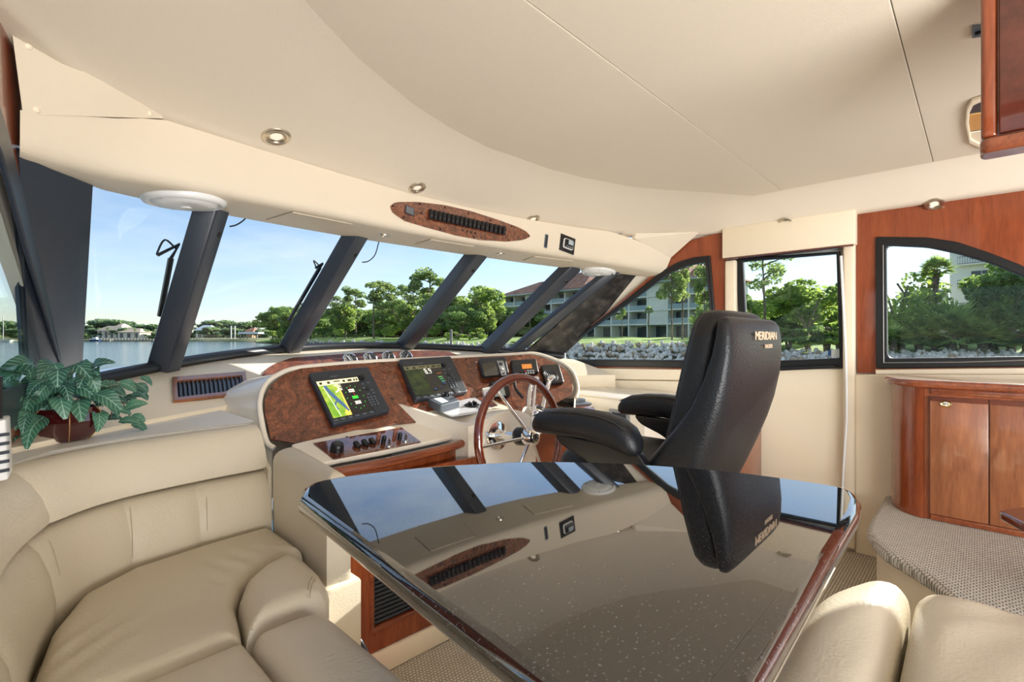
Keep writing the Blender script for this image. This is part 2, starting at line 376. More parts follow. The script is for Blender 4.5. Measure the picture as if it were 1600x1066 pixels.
M_['brass'] = simple('brass', (.78, .57, .26, 1), .2, 1)
M_['nickel'] = simple('satin_nickel', (.66, .6, .5, 1), .28, 1)
M_['white'] = simple('white_plastic', srgb(238, 238, 236), .35)
M_['grey'] = simple('grey_plastic', srgb(150, 152, 154), .4)
M_['lens'] = simple('frosted_lens', srgb(250, 240, 220), .4, emit=(1, .9, .72, 1), es=.25)
M_['glass'] = glassmat('clear_glass', (.95, .97, .97, 1), .8)
M_['glass2'] = glassmat('side_glass', (.95, .97, .96, 1), .45)
def granite():
    m, t, b = newmat('black_granite'); tcn = N(t, 'ShaderNodeTexCoord')
    v = N(t, 'ShaderNodeTexVoronoi'); v.inputs['Scale'].default_value = 150
    n1 = N(t, 'ShaderNodeTexNoise'); n1.inputs['Scale'].default_value = 260; n1.inputs['Detail'].default_value = 3
    r = N(t, 'ShaderNodeValToRGB'); e = r.color_ramp.elements; e[0].position = .58; e[1].position = .74; e[0].color = srgb(17, 17, 19); e[1].color = srgb(96, 98, 102)
    r2 = N(t, 'ShaderNodeValToRGB'); e = r2.color_ramp.elements; e[0].position = .0; e[1].position = .04; e[0].color = srgb(150, 148, 142); e[1].color = (0, 0, 0, 1)
    ad_ = N(t, 'ShaderNodeMixRGB', blend_type='ADD'); ad_.inputs[0].default_value = .12
    L = t.links.new; L(tcn.outputs['Object'], v.inputs['Vector']); L(tcn.outputs['Object'], n1.inputs['Vector']); L(n1.outputs['Fac'], r.inputs[0]); L(v.outputs['Distance'], r2.inputs[0])
    L(r.outputs[0], ad_.inputs[1]); L(r2.outputs[0], ad_.inputs[2]); L(ad_.outputs[0], b.inputs['Base Color'])
    b.inputs['Roughness'].default_value = .025; b.inputs['IOR'].default_value = 1.75; b.inputs['Coat Weight'].default_value = .8; b.inputs['Coat Roughness'].default_value = .01; b.inputs['Coat IOR'].default_value = 1.6; return m
M_['granite'] = granite()
def carpet(name, c1, c2, rot, sc=40):
    m, t, b = newmat(name); tcn = N(t, 'ShaderNodeTexCoord'); mpn = N(t, 'ShaderNodeMapping'); mpn.inputs['Rotation'].default_value = (0, 0, rot)
    br = N(t, 'ShaderNodeTexBrick'); br.offset = .5; br.inputs['Scale'].default_value = sc; br.inputs['Mortar Size'].default_value = .06; br.inputs['Mortar Smooth'].default_value = .6; br.inputs['Brick Width'].default_value = .55; br.inputs['Row Height'].default_value = .5
    br.inputs['Color1'].default_value = c1; br.inputs['Color2'].default_value = tuple(c*.88 for c in c1[:3])+(1,); br.inputs['Mortar'].default_value = c2
    nz_ = N(t, 'ShaderNodeTexNoise'); nz_.inputs['Scale'].default_value = 190; nz_.inputs['Detail'].default_value = 3
    mm = N(t, 'ShaderNodeMixRGB', blend_type='MULTIPLY'); mm.inputs[0].default_value = .22
    sb = N(t, 'ShaderNodeMath', operation='SUBTRACT'); bp = N(t, 'ShaderNodeBump'); bp.inputs['Strength'].default_value = .9; bp.inputs['Distance'].default_value = .006
    L = t.links.new; L(tcn.outputs['Object'], mpn.inputs[0]); L(mpn.outputs[0], br.inputs['Vector']); L(tcn.outputs['Object'], nz_.inputs['Vector'])
    L(br.outputs['Color'], mm.inputs[1]); L(nz_.outputs['Fac'], mm.inputs[2]); L(mm.outputs[0], b.inputs['Base Color']); L(nz_.outputs['Fac'], sb.inputs[0]); L(br.outputs['Fac'], sb.inputs[1]); L(sb.outputs[0], bp.inputs['Height']); L(bp.outputs[0], b.inputs['Normal'])
    b.inputs['Roughness'].default_value = .95; b.inputs['Specular IOR Level'].default_value = .1; return m
M_['carpet'] = carpet('loop_carpet', srgb(240, 232, 214), srgb(150, 142, 118), 0)
M_['carpet2'] = carpet('stair_loop_carpet', srgb(244, 238, 226), srgb(150, 144, 128), PI/2, 36)
# ================================================================= the setting
def interp(tab, x):
    if x <= tab[0][0]: return tab[0][1:]
    for a, b in zip(tab, tab[1:]):
        if x <= b[0]:
            t = (x-a[0])/(b[0]-a[0]); return tuple(p+(q-p)*t for p, q in zip(a[1:], b[1:]))
    return tab[-1][1:]
XC = 1.66
def baseP(x): return V((x, 3.0-.36*(x-XC)**2, 1.143-.075*((x-XC)/1.26)**2))
HD = [  # x, top y, top z, bulge y, bulge z, glass y, glass z
 (.045, 1.66, 1.742, 1.675, 1.655, 1.70, 1.64), (.22, 1.78, 1.815, 1.80, 1.66, 1.97, 1.66), (.36, 1.86, 1.885, 1.84, 1.675, 2.08, 1.675),
 (.66, 1.92, 1.892, 1.90, 1.69, 2.23, 1.70), (1.0, 1.96, 1.892, 1.945, 1.70, 2.35, 1.72), (1.38, 1.99, 1.892, 1.97, 1.70, 2.42, 1.73),
 (1.75, 1.98, 1.892, 1.96, 1.70, 2.43, 1.735), (2.11, 1.935, 1.892, 1.92, 1.70, 2.39, 1.73), (2.5, 1.85, 1.892, 1.84, 1.695, 2.27, 1.71),
 (2.8, 1.75, 1.892, 1.75, 1.68, 2.1, 1.685), (2.98, 1.67, 1.85, 1.67, 1.665, 1.93, 1.66), (3.24, 1.55, 1.76, 1.60, 1.65, 1.70, 1.63)]
def glassP(x): r = interp(HD, x); return V((x, r[4], r[5]))
# floor
fl = mo('floor', [(-.45, -1.6, -.001), (3.5, -1.6, -.001), (3.5, 2.0, -.001), (-.45, 2.0, -.001), (-.45, -1.6, -.06), (3.5, -1.6, -.06), (3.5, 2.0, -.06), (-.45, 2.0, -.06)],
        [(0, 1, 2, 3), (4, 5, 6, 7)[::-1], (0, 4, 5, 1), (1, 5, 6, 2), (2, 6, 7, 3), (3, 7, 4, 0)], M_['carpet'], kind='structure')
# ceiling: three headliner panels inside a moulded surround
ceil = struct('ceiling', (1.65, 0, 2.04))
INR = [((3.1, -1.6), (3.27, -1.6)), ((3.1, -.6), (3.27, -.6)), ((3.1, .2), (3.27, .3)), ((3.1, .7), (3.27, .95)), ((3.11, .98), (3.27, 1.36)),
       ((2.99, 1.06), (3.15, 1.52)), ((2.83, 1.16), (2.98, 1.66)), ((2.62, 1.31), (2.74, 1.77)), ((2.42, 1.42), (2.5, 1.86)), ((2.15, 1.51), (2.18, 1.925)), ((1.9, 1.56), (1.9, 1.965)),
       ((1.5, 1.58), (1.5, 1.988)), ((1.25, 1.54), (1.22, 1.978)), ((1.03, 1.48), (1.0, 1.96)), ((.75, 1.36), (.66, 1.915)), ((.517, 1.22), (.36, 1.855)), ((.35, 1.1), (.17, 1.70)), ((.2, .93), (.03, 1.46)),
       ((.1, .3), (-.15, .6)), ((.03, -.6), (-.3, -.5)), ((0, -1.6), (-.35, -1.6))]
rows = []
for t in (-.03, 0, .12, .25, .4, .55, .7, .85, .94, 1.0):
    rows.append([V((a[0]+(b[0]-a[0])*t, a[1]+(b[1]-a[1])*t, 2.037-.137*max(t, 0)**1.25 + (.002 if t < 0 else 0))) for a, b in INR])
def rimout(d, z):
    r = []
    m = [V((b[0], b[1], 0)) for a, b in INR]
    for i, p in enumerate(m):
        tdir = (m[min(i+1, len(m)-1)]-m[max(i-1, 0)]).normalized(); o = V((tdir.y, -tdir.x, 0)); r.append(V((p.x+o.x*d, p.y+o.y*d, z)))
    return r
rows += [rimout(.012, 1.893), rimout(.03, 1.887), rimout(.12, 1.893)]
loft('headliner_surround', rows, M_['liner'], ceil, smooth=40)
inner = [V((a[0], a[1], 2.046)) for a, b in INR]
def clip(poly, y0, y1):
    def half(p, y, keep):
        r = []
        for i in range(len(p)):
            a, b = p[i-1], p[i]; ka = keep(a.y-y); kb = keep(b.y-y)
            if ka != kb: r.append(a.lerp(b, (y-a.y)/(b.y-a.y)))
            if kb: r.append(b)
        return r
    p = half(poly, y0, lambda d: d >= 0); return half(p, y1, lambda d: d <= 0)
big = inner
for y0, y1 in ((.8206, 3), (.1622, .8184), (-1.6, .1602)):
    pl = clip(big, y0, y1); ol = [(p.x, p.y) for p in pl]
    if area2(ol) < 0: ol = ol[::-1]
    plate('headliner_panel', [ol], .016, M_['liner'], ceil, T((0, 0, 2.038)), bev=.0025, bres=1)
mo('deckhead', [(-.6, -1.6, 2.053), (3.6, -1.6, 2.053), (3.6, 2.05, 2.053), (-.6, 2.05, 2.053), (-.6, -1.6, 2.12), (3.6, -1.6, 2.12), (3.6, 2.05, 2.12), (-.6, 2.05, 2.12)],
   [(0, 1, 2, 3), (7, 6, 5, 4), (0, 4, 5, 1), (1, 5, 6, 2), (2, 6, 7, 3), (3, 7, 4, 0)], M_['liner'], ceil)
# roof brow outside, over the windshield
rows = [[glassP(x)+V((0, .0, .03)) for x in [i*.32+.05 for i in range(11)]], [glassP(x)+V((0, .12, .06)) for x in [i*.32+.05 for i in range(11)]], [V((x, 2.0, 2.12)) for x in [i*.32+.05 for i in range(11)]]]
loft('roof_brow', rows, M_['gel'], ceil)
# header above the windshield
xs = [.045+i*(3.24-.045)/48 for i in range(49)]
rows = [[] for _ in range(12)]
for x in xs:
    ty, tz, by, bz, gy, gz = interp(HD, x)
    Tt = V((x, ty, tz)); B = V((x, by, bz)); G = V((x, gy, gz))
    r = .05; a = B+(Tt-B).normalized()*min(r, (Tt-B).length*.45); c = B+(G-B).normalized()*min(r, (G-B).length*.45)
    pts = [Tt+V((0, .03, .004)), Tt, Tt.lerp(a, .5), a] + [a*(1-t)**2+B*2*t*(1-t)+c*t*t for t in (.25, .5, .75)] + [c, c.lerp(G, .5), G, G+V((0, .03, .005)), G+V((0, .03, .03))]
    for k, p in enumerate(pts): rows[k].append(p)
hdr = loft('trim_1', rows, M_['header'], None, smooth=50, kind='structure')
for gp in ([(.03, 1.60, 1.90), (.05, 1.665, 1.735), (.37, 1.862, 1.888), (.36, 1.852, 1.895)], [(3.26, 1.36, 1.905), (3.235, 1.55, 1.752), (2.965, 1.68, 1.86), (2.96, 1.665, 1.895)]):
    bm = bmesh.new(); a_ = [bm.verts.new(V(p)) for p in gp]; b_ = [bm.verts.new(V(p)+V((0, .02, .004))) for p in gp]
    for f in ((0, 1, 2, 3),): bm.faces.new([a_[i] for i in f]); bm.faces.new([b_[i] for i in f[::-1]])
    for k in range(4): bm.faces.new((a_[k], b_[k], b_[(k+1) % 4], a_[(k+1) % 4]))
    g = bo('corner_gusset', bm, M_['header'], hdr)
    if gp[0][0] < 1:
        for x, y in ((45, 73), (57, 172), (234, 178)):
            n_ = (V(gp[1])-V(gp[0])).cross(V(gp[2])-V(gp[0])).normalized(); n_ = n_ if n_.y < 0 else -n_; pp = atP(x, y, V(gp[0]), n_)
            lathe('screw_cover', [(0, .004), (.005, .004), (.0075, .002), (.008, 0)], M_['cream'], g, frame(pp, (1, 0, 0), n_), n=14)
def face_at(px, py):      # point and normal on the header's upright face under a sight line
    x = 1.5
    for _ in range(30):
        ty, tz, by, bz, gy, gz = interp(HD, x); r = ray(px, py); p = atY(px, py, by + (ty-by)*.4); x = .5*x+.5*p.x
    a = interp(HD, x-.1); b = interp(HD, x+.1); tdir = V((.2, b[2]-a[2], 0)).normalized()
    return p, V((tdir.y, -tdir.x, 0)), tdir
def under_at(px, py):     # the same on its underside
    z = 1.70
    for _ in range(12):
        p = atZ(px, py, z); ty, tz, by, bz, gy, gz = interp(HD, p.x); t = min(max((p.y-by)/(gy-by), 0), 1); z = bz+(gz-bz)*t
    a = interp(HD, p.x-.1); b = interp(HD, p.x+.1); tdir = V((.2, b[2]-a[2], b[3]-a[3])).normalized()
    u = V((0, gy-by, gz-bz)).normalized(); n = tdir.cross(u); n = n if n.z < 0 else -n
    return p, n.normalized(), tdir
# ---- starboard side
SX = 3.35
wf0 = V((3.34, 1.13, 1.2)); wfu = V((-.25, 1.47, 0)).normalized(); wfn = V((-wfu.y, wfu.x, 0)); wfn = wfn if wfn.x < 0 else -wfn
ws = struct('wall_starboard', (3.4, 0, 0))
nX = V((-1, 0, 0))
W2o = [(850, 571), (866, 553), (880, 543), (935, 503), (990, 461), (1036, 424), (1062, 410), (1085, 403), (1111, 400), (1121, 520), (1124, 576)]
W2i = [(871, 562), (880, 549), (934, 509), (990, 470), (1045, 429), (1073, 416), (1104, 409.5), (1113, 500), (1117, 563.5)]
pplate('veneer_panel', [[(842, 580), (855, 560), (935, 500), (1034, 418), (1032, 400), (1086, 374), (1142, 360), (1150, 583)], W2o], wf0, wfn, wfu, .012, M_['veneer'], ws)
W4o = [(1369, 371), (1449, 372), (1496, 379), (1547, 396), (1600, 417), (1680, 462), (1760, 545), (1764, 571), (1370, 576)]
W4i = [(1385, 384), (1449, 387), (1496, 397), (1547, 412), (1600, 434), (1668, 474), (1735, 540), (1736, 556), (1387, 561)]
pplate('veneer_panel', [[(1336, 330), (1600, 290), (1900, 245), (1900, 583), (1340, 583)], W4o], (SX, 0, 1), nX, (0, 1, 0), .012, M_['veneer'], ws)
pplate('side_panel', [[(1132, 577), (1338, 577), (1338, 900), (1132, 900)]], (SX, 0, 1), nX, (0, 1, 0), .014, M_['cream'], ws)
pplate('side_panel', [[(1338, 585), (1900, 585), (1900, 1100), (1338, 900)]], (SX, 0, 1), nX, (0, 1, 0), .03, M_['cream'], ws, bev=.006)
pplate('sill_strip', [[(1369, 577.5), (1900, 571), (1900, 584), (1369, 585)]], (SX, 0, 1), nX, (0, 1, 0), .03, M_['cream'], ws, bev=.006)
pplate('side_panel', [[(840, 572), (1150, 577), (1150, 760), (840, 760)]], wf0, wfn, wfu, .01, M_['cream'], ws)
# outer skin with the three openings
def skin(px, hole, p0, n, xd): pplate('outer_skin', [px, hole], p0, n, xd, .03, M_['gel'], ws, off=-.05)
skin([(1130, 300), (1345, 250), (1345, 900), (1130, 900)], [(1158, 404), (1312, 393), (1318, 570), (1166, 570)], (SX, 0, 1), nX, (0, 1, 0))
skin([(1345, 250), (2000, 150), (2000, 1300), (1345, 900)], W4i, (SX, 0, 1), nX, (0, 1, 0))
skin([(838, 590), (832, 566), (880, 535), (1025, 405), (1060, 330), (1150, 300), (1150, 760), (838, 760)], W2i, wf0, wfn, wfu)
def window(name, outer, inner_, p0, n, xd, th=.03, off=.0, ro=0, ri=.03):
    w = struct(name, p0)
    pplate('window_frame', [outer, inner_], p0, n, xd, th, M_['frame'], w, bev=.006, off=off, rnd=[ro, ri])
    pplate('gasket', [[((x-sum(p[0] for p in inner_)/len(inner_))*1.018+sum(p[0] for p in inner_)/len(inner_), (y-sum(p[1] for p in inner_)/len(inner_))*1.024+sum(p[1] for p in inner_)/len(inner_)) for x, y in inner_],
                       [((x-sum(p[0] for p in inner_)/len(inner_))*.994+sum(p[0] for p in inner_)/len(inner_), (y-sum(p[1] for p in inner_)/len(inner_))*.99+sum(p[1] for p in inner_)/len(inner_)) for x, y in inner_]], p0, n, xd, th+.006, M_['gasket'], w, bev=.003, off=off-.004, rnd=ri)
    pplate('pane', [inner_], p0, n, xd, .005, M_['glass2'], w, off=off-.02)
    return w
w2 = window('window_2', W2o, W2i, wf0, wfn, wfu, ro=.01, ri=.02)
pplate('latch', [[(870, 547.5), (884, 547.5), (885, 562.5), (871, 563)]], wf0, wfn, wfu, .02, M_['steel'], w2, bev=.004, off=.012)
w3o = [(1150, 405), (1314, 393.5), (1318.5, 575), (1163, 582)]; w3i = [(1163, 409), (1309, 397), (1314, 560), (1171, 566)]
w3 = window('window_3', w3o, w3i, (SX, 0, 1), nX, (0, 1, 0), ro=.006, ri=.006)
a = atX(1165, 579, SX-.03); b = atX(1308, 573, SX-.03)
tube('window_handle', [a, a+V((-.04, 0, 0)), a.lerp(b, .5)+V((-.045, 0, 0)), b+V((-.04, .01, 0)), b], .009, M_['bplastic'], w3, n=8)
st = pplate('sticker', [[(1294, 547), (1299, 546.8), (1299, 556), (1294, 556.2)]], (SX-.001, 0, 1), nX, (0, 1, 0), .002, simple('blue_sticker', srgb(30, 70, 120), .5), w3, off=-.014)
pplate('sticker', [[(1299, 547), (1311, 546.5), (1312, 558), (1299, 558.5)]], (SX-.001, 0, 1), nX, (0, 1, 0), .002, simple('clear_sticker', srgb(222, 228, 226), .5), w3, off=-.014)
w4 = window('window_4', W4o, W4i, (SX, 0, 1), nX, (0, 1, 0), ro=.02, ri=.03)
pl = [atX(x, y, SX-.035) for x, y in [(1380, 383), (1381, 567), (1500, 566), (1600, 563), (1735, 559)]]
tube('bead', pl, .0025, M_['steel'], w4, n=6)
# cream casing round the starboard window: valance and two posts
M_['casing'] = M_['cream']
val = thing('window_valance', atX(1235, 395, SX-.05), 'cream box valance with a thin brown edge above the square side window', 'valance')
A = atX(1128, 404, SX-.09); B = atX(1336, 381, SX-.09)
zt = 1.905
hexa('valance_board', [(SX-.012, A.y, A.z), (SX-.09, A.y, A.z), (SX-.09, B.y, B.z), (SX-.012, B.y, B.z), (SX-.012, A.y, zt), (SX-.09, A.y, zt), (SX-.09, B.y, zt), (SX-.012, B.y, zt)], M_['cream'], val, bev=.008)
tag(hexa('edge_strip', [(SX-.014, A.y-.004, A.z-.009), (SX-.086, A.y-.004, A.z-.009), (SX-.086, B.y+.01, B.z-.009), (SX-.014, B.y+.01, B.z-.009), (SX-.014, A.y-.004, A.z), (SX-.086, A.y-.004, A.z), (SX-.086, B.y+.01, B.z), (SX-.014, B.y+.01, B.z)], M_['darkwood'], val, bev=.002), 'thin dark wood strip')
def post(px0, px1, ztop, nm, zb=.02):
    a = atX(px0, 500, SX-.05); b = atX(px1, 500, SX-.05)
    return box(nm, ((SX-.012+SX-.062)/2, (a.y+b.y)/2, (ztop+zb)/2), (.05, abs(a.y-b.y), ztop-zb), M_['cream'], None, bev=.012, seg=3, kind='structure')
post(1133, 1150, 1.70, 'trim_2'); post(1317, 1336, 1.72, 'trim_3')
cr = [atX(1314, 400, SX-.085), atX(1318, 480, SX-.085), atX(1322, 570, SX-.085), atX(1323, 650, SX-.085), atX(1320, 700, SX-.085), atX(1317, 752, SX-.085), atX(1316, 800, SX-.085)]
tag(tube('blind_cord', spline(cr, 5), .007, M_['white'], None, n=8), 'white blind cord hanging straight down beside the square window', 'cord')
hexa('aft_side', [(SX, -.64, 0), (SX+.04, -.64, 0), (SX+.04, -3.2, 0), (SX, -3.2, 0), (SX, -.64, 2.05), (SX+.04, -.64, 2.05), (SX+.04, -3.2, 2.05), (SX, -3.2, 2.05)], M_['veneer'], ws)  # unseen windowless stretch of side wall, added aft to block the sun
# ---- port side (mirror of the starboard frames)
wp = struct('wall_port', (-.1, 1, 0))
pu = V((.2, 1, 0)).normalized(); pn = V((pu.y, -pu.x, 0)); p0 = V((-.082, 1.13, 1.2)); Mp = frame(p0, pu, pn); Mpi = Mp.inverted()
def l2(L):
    r = []
    for x, y in L:
        p = atP(x, y, wf0, wfn); r.append(tuple((Mpi @ (p0+pu*(p-wf0).dot(wfu)+V((0, 0, p.z-p0.z)))).to_2d()))
    return r
oL = l2(W2o); iL = l2(W2i); iL = inset(iL, .045)
yy = lambda y, z: tuple((Mpi @ (p0+pu*((y-p0.y)/pu.y)+V((0, 0, z-p0.z)))).to_2d())
plate('veneer_panel', [[yy(2.6, .945), yy(2.6, 1.15), yy(2.3, 1.3), yy(1.8, 1.62), yy(1.74, 1.68), yy(1.74, 1.92), yy(.95, 1.92), yy(.95, .945)], oL], .008, M_['veneer'], wp, Mp)
w5 = struct('window_5', p0)
plate('window_frame', [oL, iL], .012, M_['pillar'], w5, Mp, bev=.005)
plate('pane', [iL], .005, M_['glass2'], w5, Mp @ T((0, 0, -.02)))
plate('outer_skin', [[yy(2.62, .945), yy(2.62, 1.1), yy(1.85, 1.66), yy(1.80, 2.05), yy(.93, 2.1), yy(.93, .945)], iL], .03, M_['gel'], wp, Mp @ T((0, 0, -.05)))
q = p0+pu*((.95-p0.y)/pu.y)+V((-.11, 0, 0))
hexa('side_panel', [(q.x, .95, 0), (q.x-.04, .95, 0), (-.54, -1.6, 0), (-.50, -1.6, 0), (q.x, .95, 1.02), (q.x-.04, .95, 1.02), (-.54, -1.6, 1.02), (-.50, -1.6, 1.02)], M_['cream'], wp)
hexa('side_panel', [(q.x, .95, 1.72), (q.x-.04, .95, 1.72), (-.44, -1.6, 1.72), (-.40, -1.6, 1.72), (q.x, .95, 2.05), (q.x-.04, .95, 2.05), (-.44, -1.6, 2.05), (-.40, -1.6, 2.05)], M_['veneer'], wp)
# ---- windshield: panes, mullions and the two corner pillars
ws1 = struct('window_1', (1.66, 2.7, 1.4))
mull = [(.49, .58), (1.18, 1.31), (2.0, 2.15), (2.57, 2.8)]
def beam(name, B, Tp, u, sec, mat, parent):
    ax = (Tp-B).normalized(); u = (u-ax*u.dot(ax)).normalized(); inn = ax.cross(u); inn = inn if inn.y < 0 else -inn
    rows = []
    for P, ext in ((B, -.06), (B, 0), (Tp, 0), (Tp, .05)):
        rows.append([P+ax*ext+u*a+inn*b for a, b in sec])
    bm = bmesh.new(); R = [[bm.verts.new(p) for p in r] for r in rows[::3]]
    for k in range(len(sec)): bm.faces.new((R[0][k], R[0][(k+1) % len(sec)], R[1][(k+1) % len(sec)], R[1][k]))
    bm.faces.new(R[0][::-1]); bm.faces.new(R[1])
    bmesh.ops.recalc_face_normals(bm, faces=bm.faces)
    bmesh.ops.bevel(bm, geom=bm.edges[:], offset=.009, segments=3, affect='EDGES', profile=.5)
    o = bo(name, bm, mat, parent, 40)
    return o, ax, u, inn
SEC = [(-.062, -.02), (-.028, .052), (.052, .052), (.062, -.02)]
bolts = []
for xb, xt in mull:
    B = baseP(xb); Tp = glassP(xt); u = (baseP(xb+.1)-baseP(xb-.1)).normalized()
    o, ax, u2, inn = beam('mullion', B, Tp, u, SEC, M_['pillar'], ws1)
    p = Tp-ax*.075+u2*.03+inn*.05
    lathe('screw_cap', [(0, .006), (.008, .006), (.013, .003), (.014, 0)], M_['bplastic'], o, frame(p, u2, inn), n=12)
# corner pillars
def pillar(pts, nrm, cap=None):
    bm = bmesh.new(); a = [bm.verts.new(V(p)) for p in pts]; b = [bm.verts.new(V(p)-V(nrm)*.05) for p in pts]
    bm.faces.new(a); bm.faces.new(b[::-1])
    for k in range(4): bm.faces.new((a[k], b[k], b[(k+1) % 4], a[(k+1) % 4]))
    bmesh.ops.recalc_face_normals(bm, faces=bm.faces); bmesh.ops.bevel(bm, geom=bm.edges[:], offset=.012, segments=3, affect='EDGES')
    return bm
worn = noisecol('worn_black_pillar', srgb(40, 38, 38), srgb(104, 98, 92), 11, .45, detail=10, lo=.45, hi=.8)
pts = [atY(955, 432, 1.93), atY(1036, 412, 1.68), atY(862, 573, 2.47), atY(806, 562, 2.56)]
bo('corner_pillar', pillar(pts, V((-.5, -.6, 0))), worn, ws1, 40)
tag(ws1.children[-1] if ws1.children else None, 'scuffed black corner pillar') if ws1.children else None
pts = [V((.035, 1.67, 1.66)), V((.215, 1.93, 1.685)), atY(131, 582, 2.50), atY(42, 582, 2.12)]
bo('corner_pillar', pillar(pts, V((.4, -.8, 0))), M_['pillar'], ws1, 40)
B = baseP(2.66); Tp = glassP(3.0)
beam('mullion', baseP(2.74), glassP(3.02), V((.6, -.7, 0)), [(-.05, -.02), (-.03, .03), (.03, .03), (.04, -.02)], M_['pillar'], ws1)
segs = [(.2, .18)]+[m for m in mull]+[(2.95, 3.1)]
for (b0, t0), (b1, t1) in zip(segs, segs[1:]):
    rows = [[], []]
    for k in range(7):
        f = k/6; rows[0].append(baseP(b0+(b1-b0)*f)+V((0, .03, -.04))); rows[1].append(glassP(t0+(t1-t0)*f)+V((0, .03, .02)))
    loft('pane', rows, M_['glass'], ws1)
bp_ = [baseP(.12+i*(3.02-.12)/40) for i in range(41)]
tube('lower_gasket', [p+V((0, -.01, .0)) for p in bp_], .026, M_['gasket'], ws1, n=8)
# ================================================================= outdoors
WZ = -1.4
def E(px, D, z=0): p = CAM + (DV+RV*((px-HX)/F))*D; p.z = z; return p
def waterm():
    m, t, b = newmat('harbour_water'); b.inputs['Base Color'].default_value = srgb(50, 84, 98); b.inputs['Roughness'].default_value = .12; b.inputs['IOR'].default_value = 1.33
    tcn = N(t, 'ShaderNodeTexCoord'); mpn = N(t, 'ShaderNodeMapping'); mpn.inputs['Scale'].default_value = (.9, .9, 1)
    n1 = N(t, 'ShaderNodeTexNoise'); n1.inputs['Scale'].default_value = 1.3; n1.inputs['Detail'].default_value = 5; bp = N(t, 'ShaderNodeBump'); bp.inputs['Strength'].default_value = .35; bp.inputs['Distance'].default_value = .25
    L = t.links.new; L(tcn.outputs['Object'], mpn.inputs[0]); L(mpn.outputs[0], n1.inputs['Vector']); L(n1.outputs['Fac'], bp.inputs['Height']); L(bp.outputs[0], b.inputs['Normal']); return m
mo('water', [(-1500, -600, WZ), (1500, -600, WZ), (1500, 1500, WZ), (-1500, 1500, WZ)], [(0, 1, 2, 3)], waterm(), kind='structure')
grassm = noisecol('lawn', srgb(116, 144, 62), srgb(172, 190, 98), .35, .95, detail=8)
earth = noisecol('shore_earth', srgb(84, 78, 58), srgb(120, 112, 88), 1.2, .95)
SHORE = [(400, 215), (425, 190), (445, 160), (470, 135), (500, 112), (540, 95), (600, 80), (680, 68), (760, 60), (860, 54), (940, 51), (1020, 49), (1100, 48), (1200, 46), (1300, 44), (1400, 43), (1500, 42), (1620, 41), (1900, 39)]
def shoreD(px): return interp([(a, b) for a, b in SHORE], px)[0]
pxs = [400+i*12.5 for i in range(121)]
rows = []
for dd, z in ((0, -1.7), (1.0, -.9), (2.6, .1), (5.5, .55), (12, 1.0), (26, 1.2), (300, 1.6)):
    r = []
    for px in pxs:
        e = min(1, (px-400)/70); w = (math.sin(px*.11+dd)+math.sin(px*.047))*.06
        z2 = z-min(max((px-1120)/70, 0), 1)*{0: 0, 1.0: .25, 2.6: .55, 5.5: .5, 12: .3, 26: .12}.get(dd, 0); r.append(E(px, shoreD(px)+dd*(.25+.75*e), -1.7+(z2+1.7)*(.35+.65*e)+w*(1 if dd > 2 else 0)))
    rows.append(r)
land = loft('ground', rows[2:], grassm, kind='structure'); bank = loft('rock_bank', rows[:3], earth, kind='structure')
fpx = [-900+i*50 for i in range(34)]
rows = [[E(p, 300+d+20*math.sin(p*.013), z) for p in fpx] for d, z in ((0, -1.8), (1.5, -.5), (30, .6), (120, 1.5))]
loft('far_ground', rows, noisecol('far_grass', srgb(104, 112, 70), srgb(150, 150, 110), .1, .95), kind='structure')
def rockmesh(seed):
    rnd = random.Random(seed); bm = bmesh.new(); bmesh.ops.create_icosphere(bm, subdivisions=1, radius=.5)
    for v in bm.verts: v.co = V((v.co.x*rnd.uniform(.8, 1.25), v.co.y*rnd.uniform(.7, 1.1), v.co.z*rnd.uniform(.55, .9)))
    me = bpy.data.meshes.new('rock'); bm.to_mesh(me); bm.free(); return me
rockm = [noisecol('pale_rock', srgb(190, 184, 172), srgb(244, 236, 222), 2.2, .9), noisecol('grey_rock', srgb(160, 156, 148), srgb(214, 208, 196), 2.2, .9), noisecol('brown_rock', srgb(150, 126, 100), srgb(206, 184, 152), 2.2, .9)]
rms = []
for i in range(6):
    me = rockmesh(i); me.materials.append(rockm[(0, 0, 1, 0, 1, 2)[i]]); rms.append(me)
rng = random.Random(3); cnt = 0; rest = []
spots = []
for px in [862+i*6.1 for i in range(42)]+[1222+i*6.3 for i in range(15)]+[1380+i*6.3 for i in range(37)]:
    for dd, z in ((.5, -1.2), (1.3, -.65), (2.1, -.15), (2.9, .25)): spots.append((px+rng.uniform(-3, 3), dd+rng.uniform(-.3, .3), z))
rng.shuffle(spots)
spots = [(x_, d_, z_-min(max((x_-1120)/70, 0), 1)*(.1+.22*d_)) for x_, d_, z_ in spots]
for px, dd, z in spots[:300]:
    o = bpy.data.objects.new('rock', rms[rng.randrange(6)]); COL.objects.link(o); o.parent = bank
    o.location = E(px, shoreD(px)+dd, z+rng.uniform(0, .12)); s = rng.uniform(.55, .95); o.scale = (s, s, s); o.rotation_euler = (rng.uniform(-.4, .4), rng.uniform(-.4, .4), rng.uniform(0, 6.3))
bm = bmesh.new()
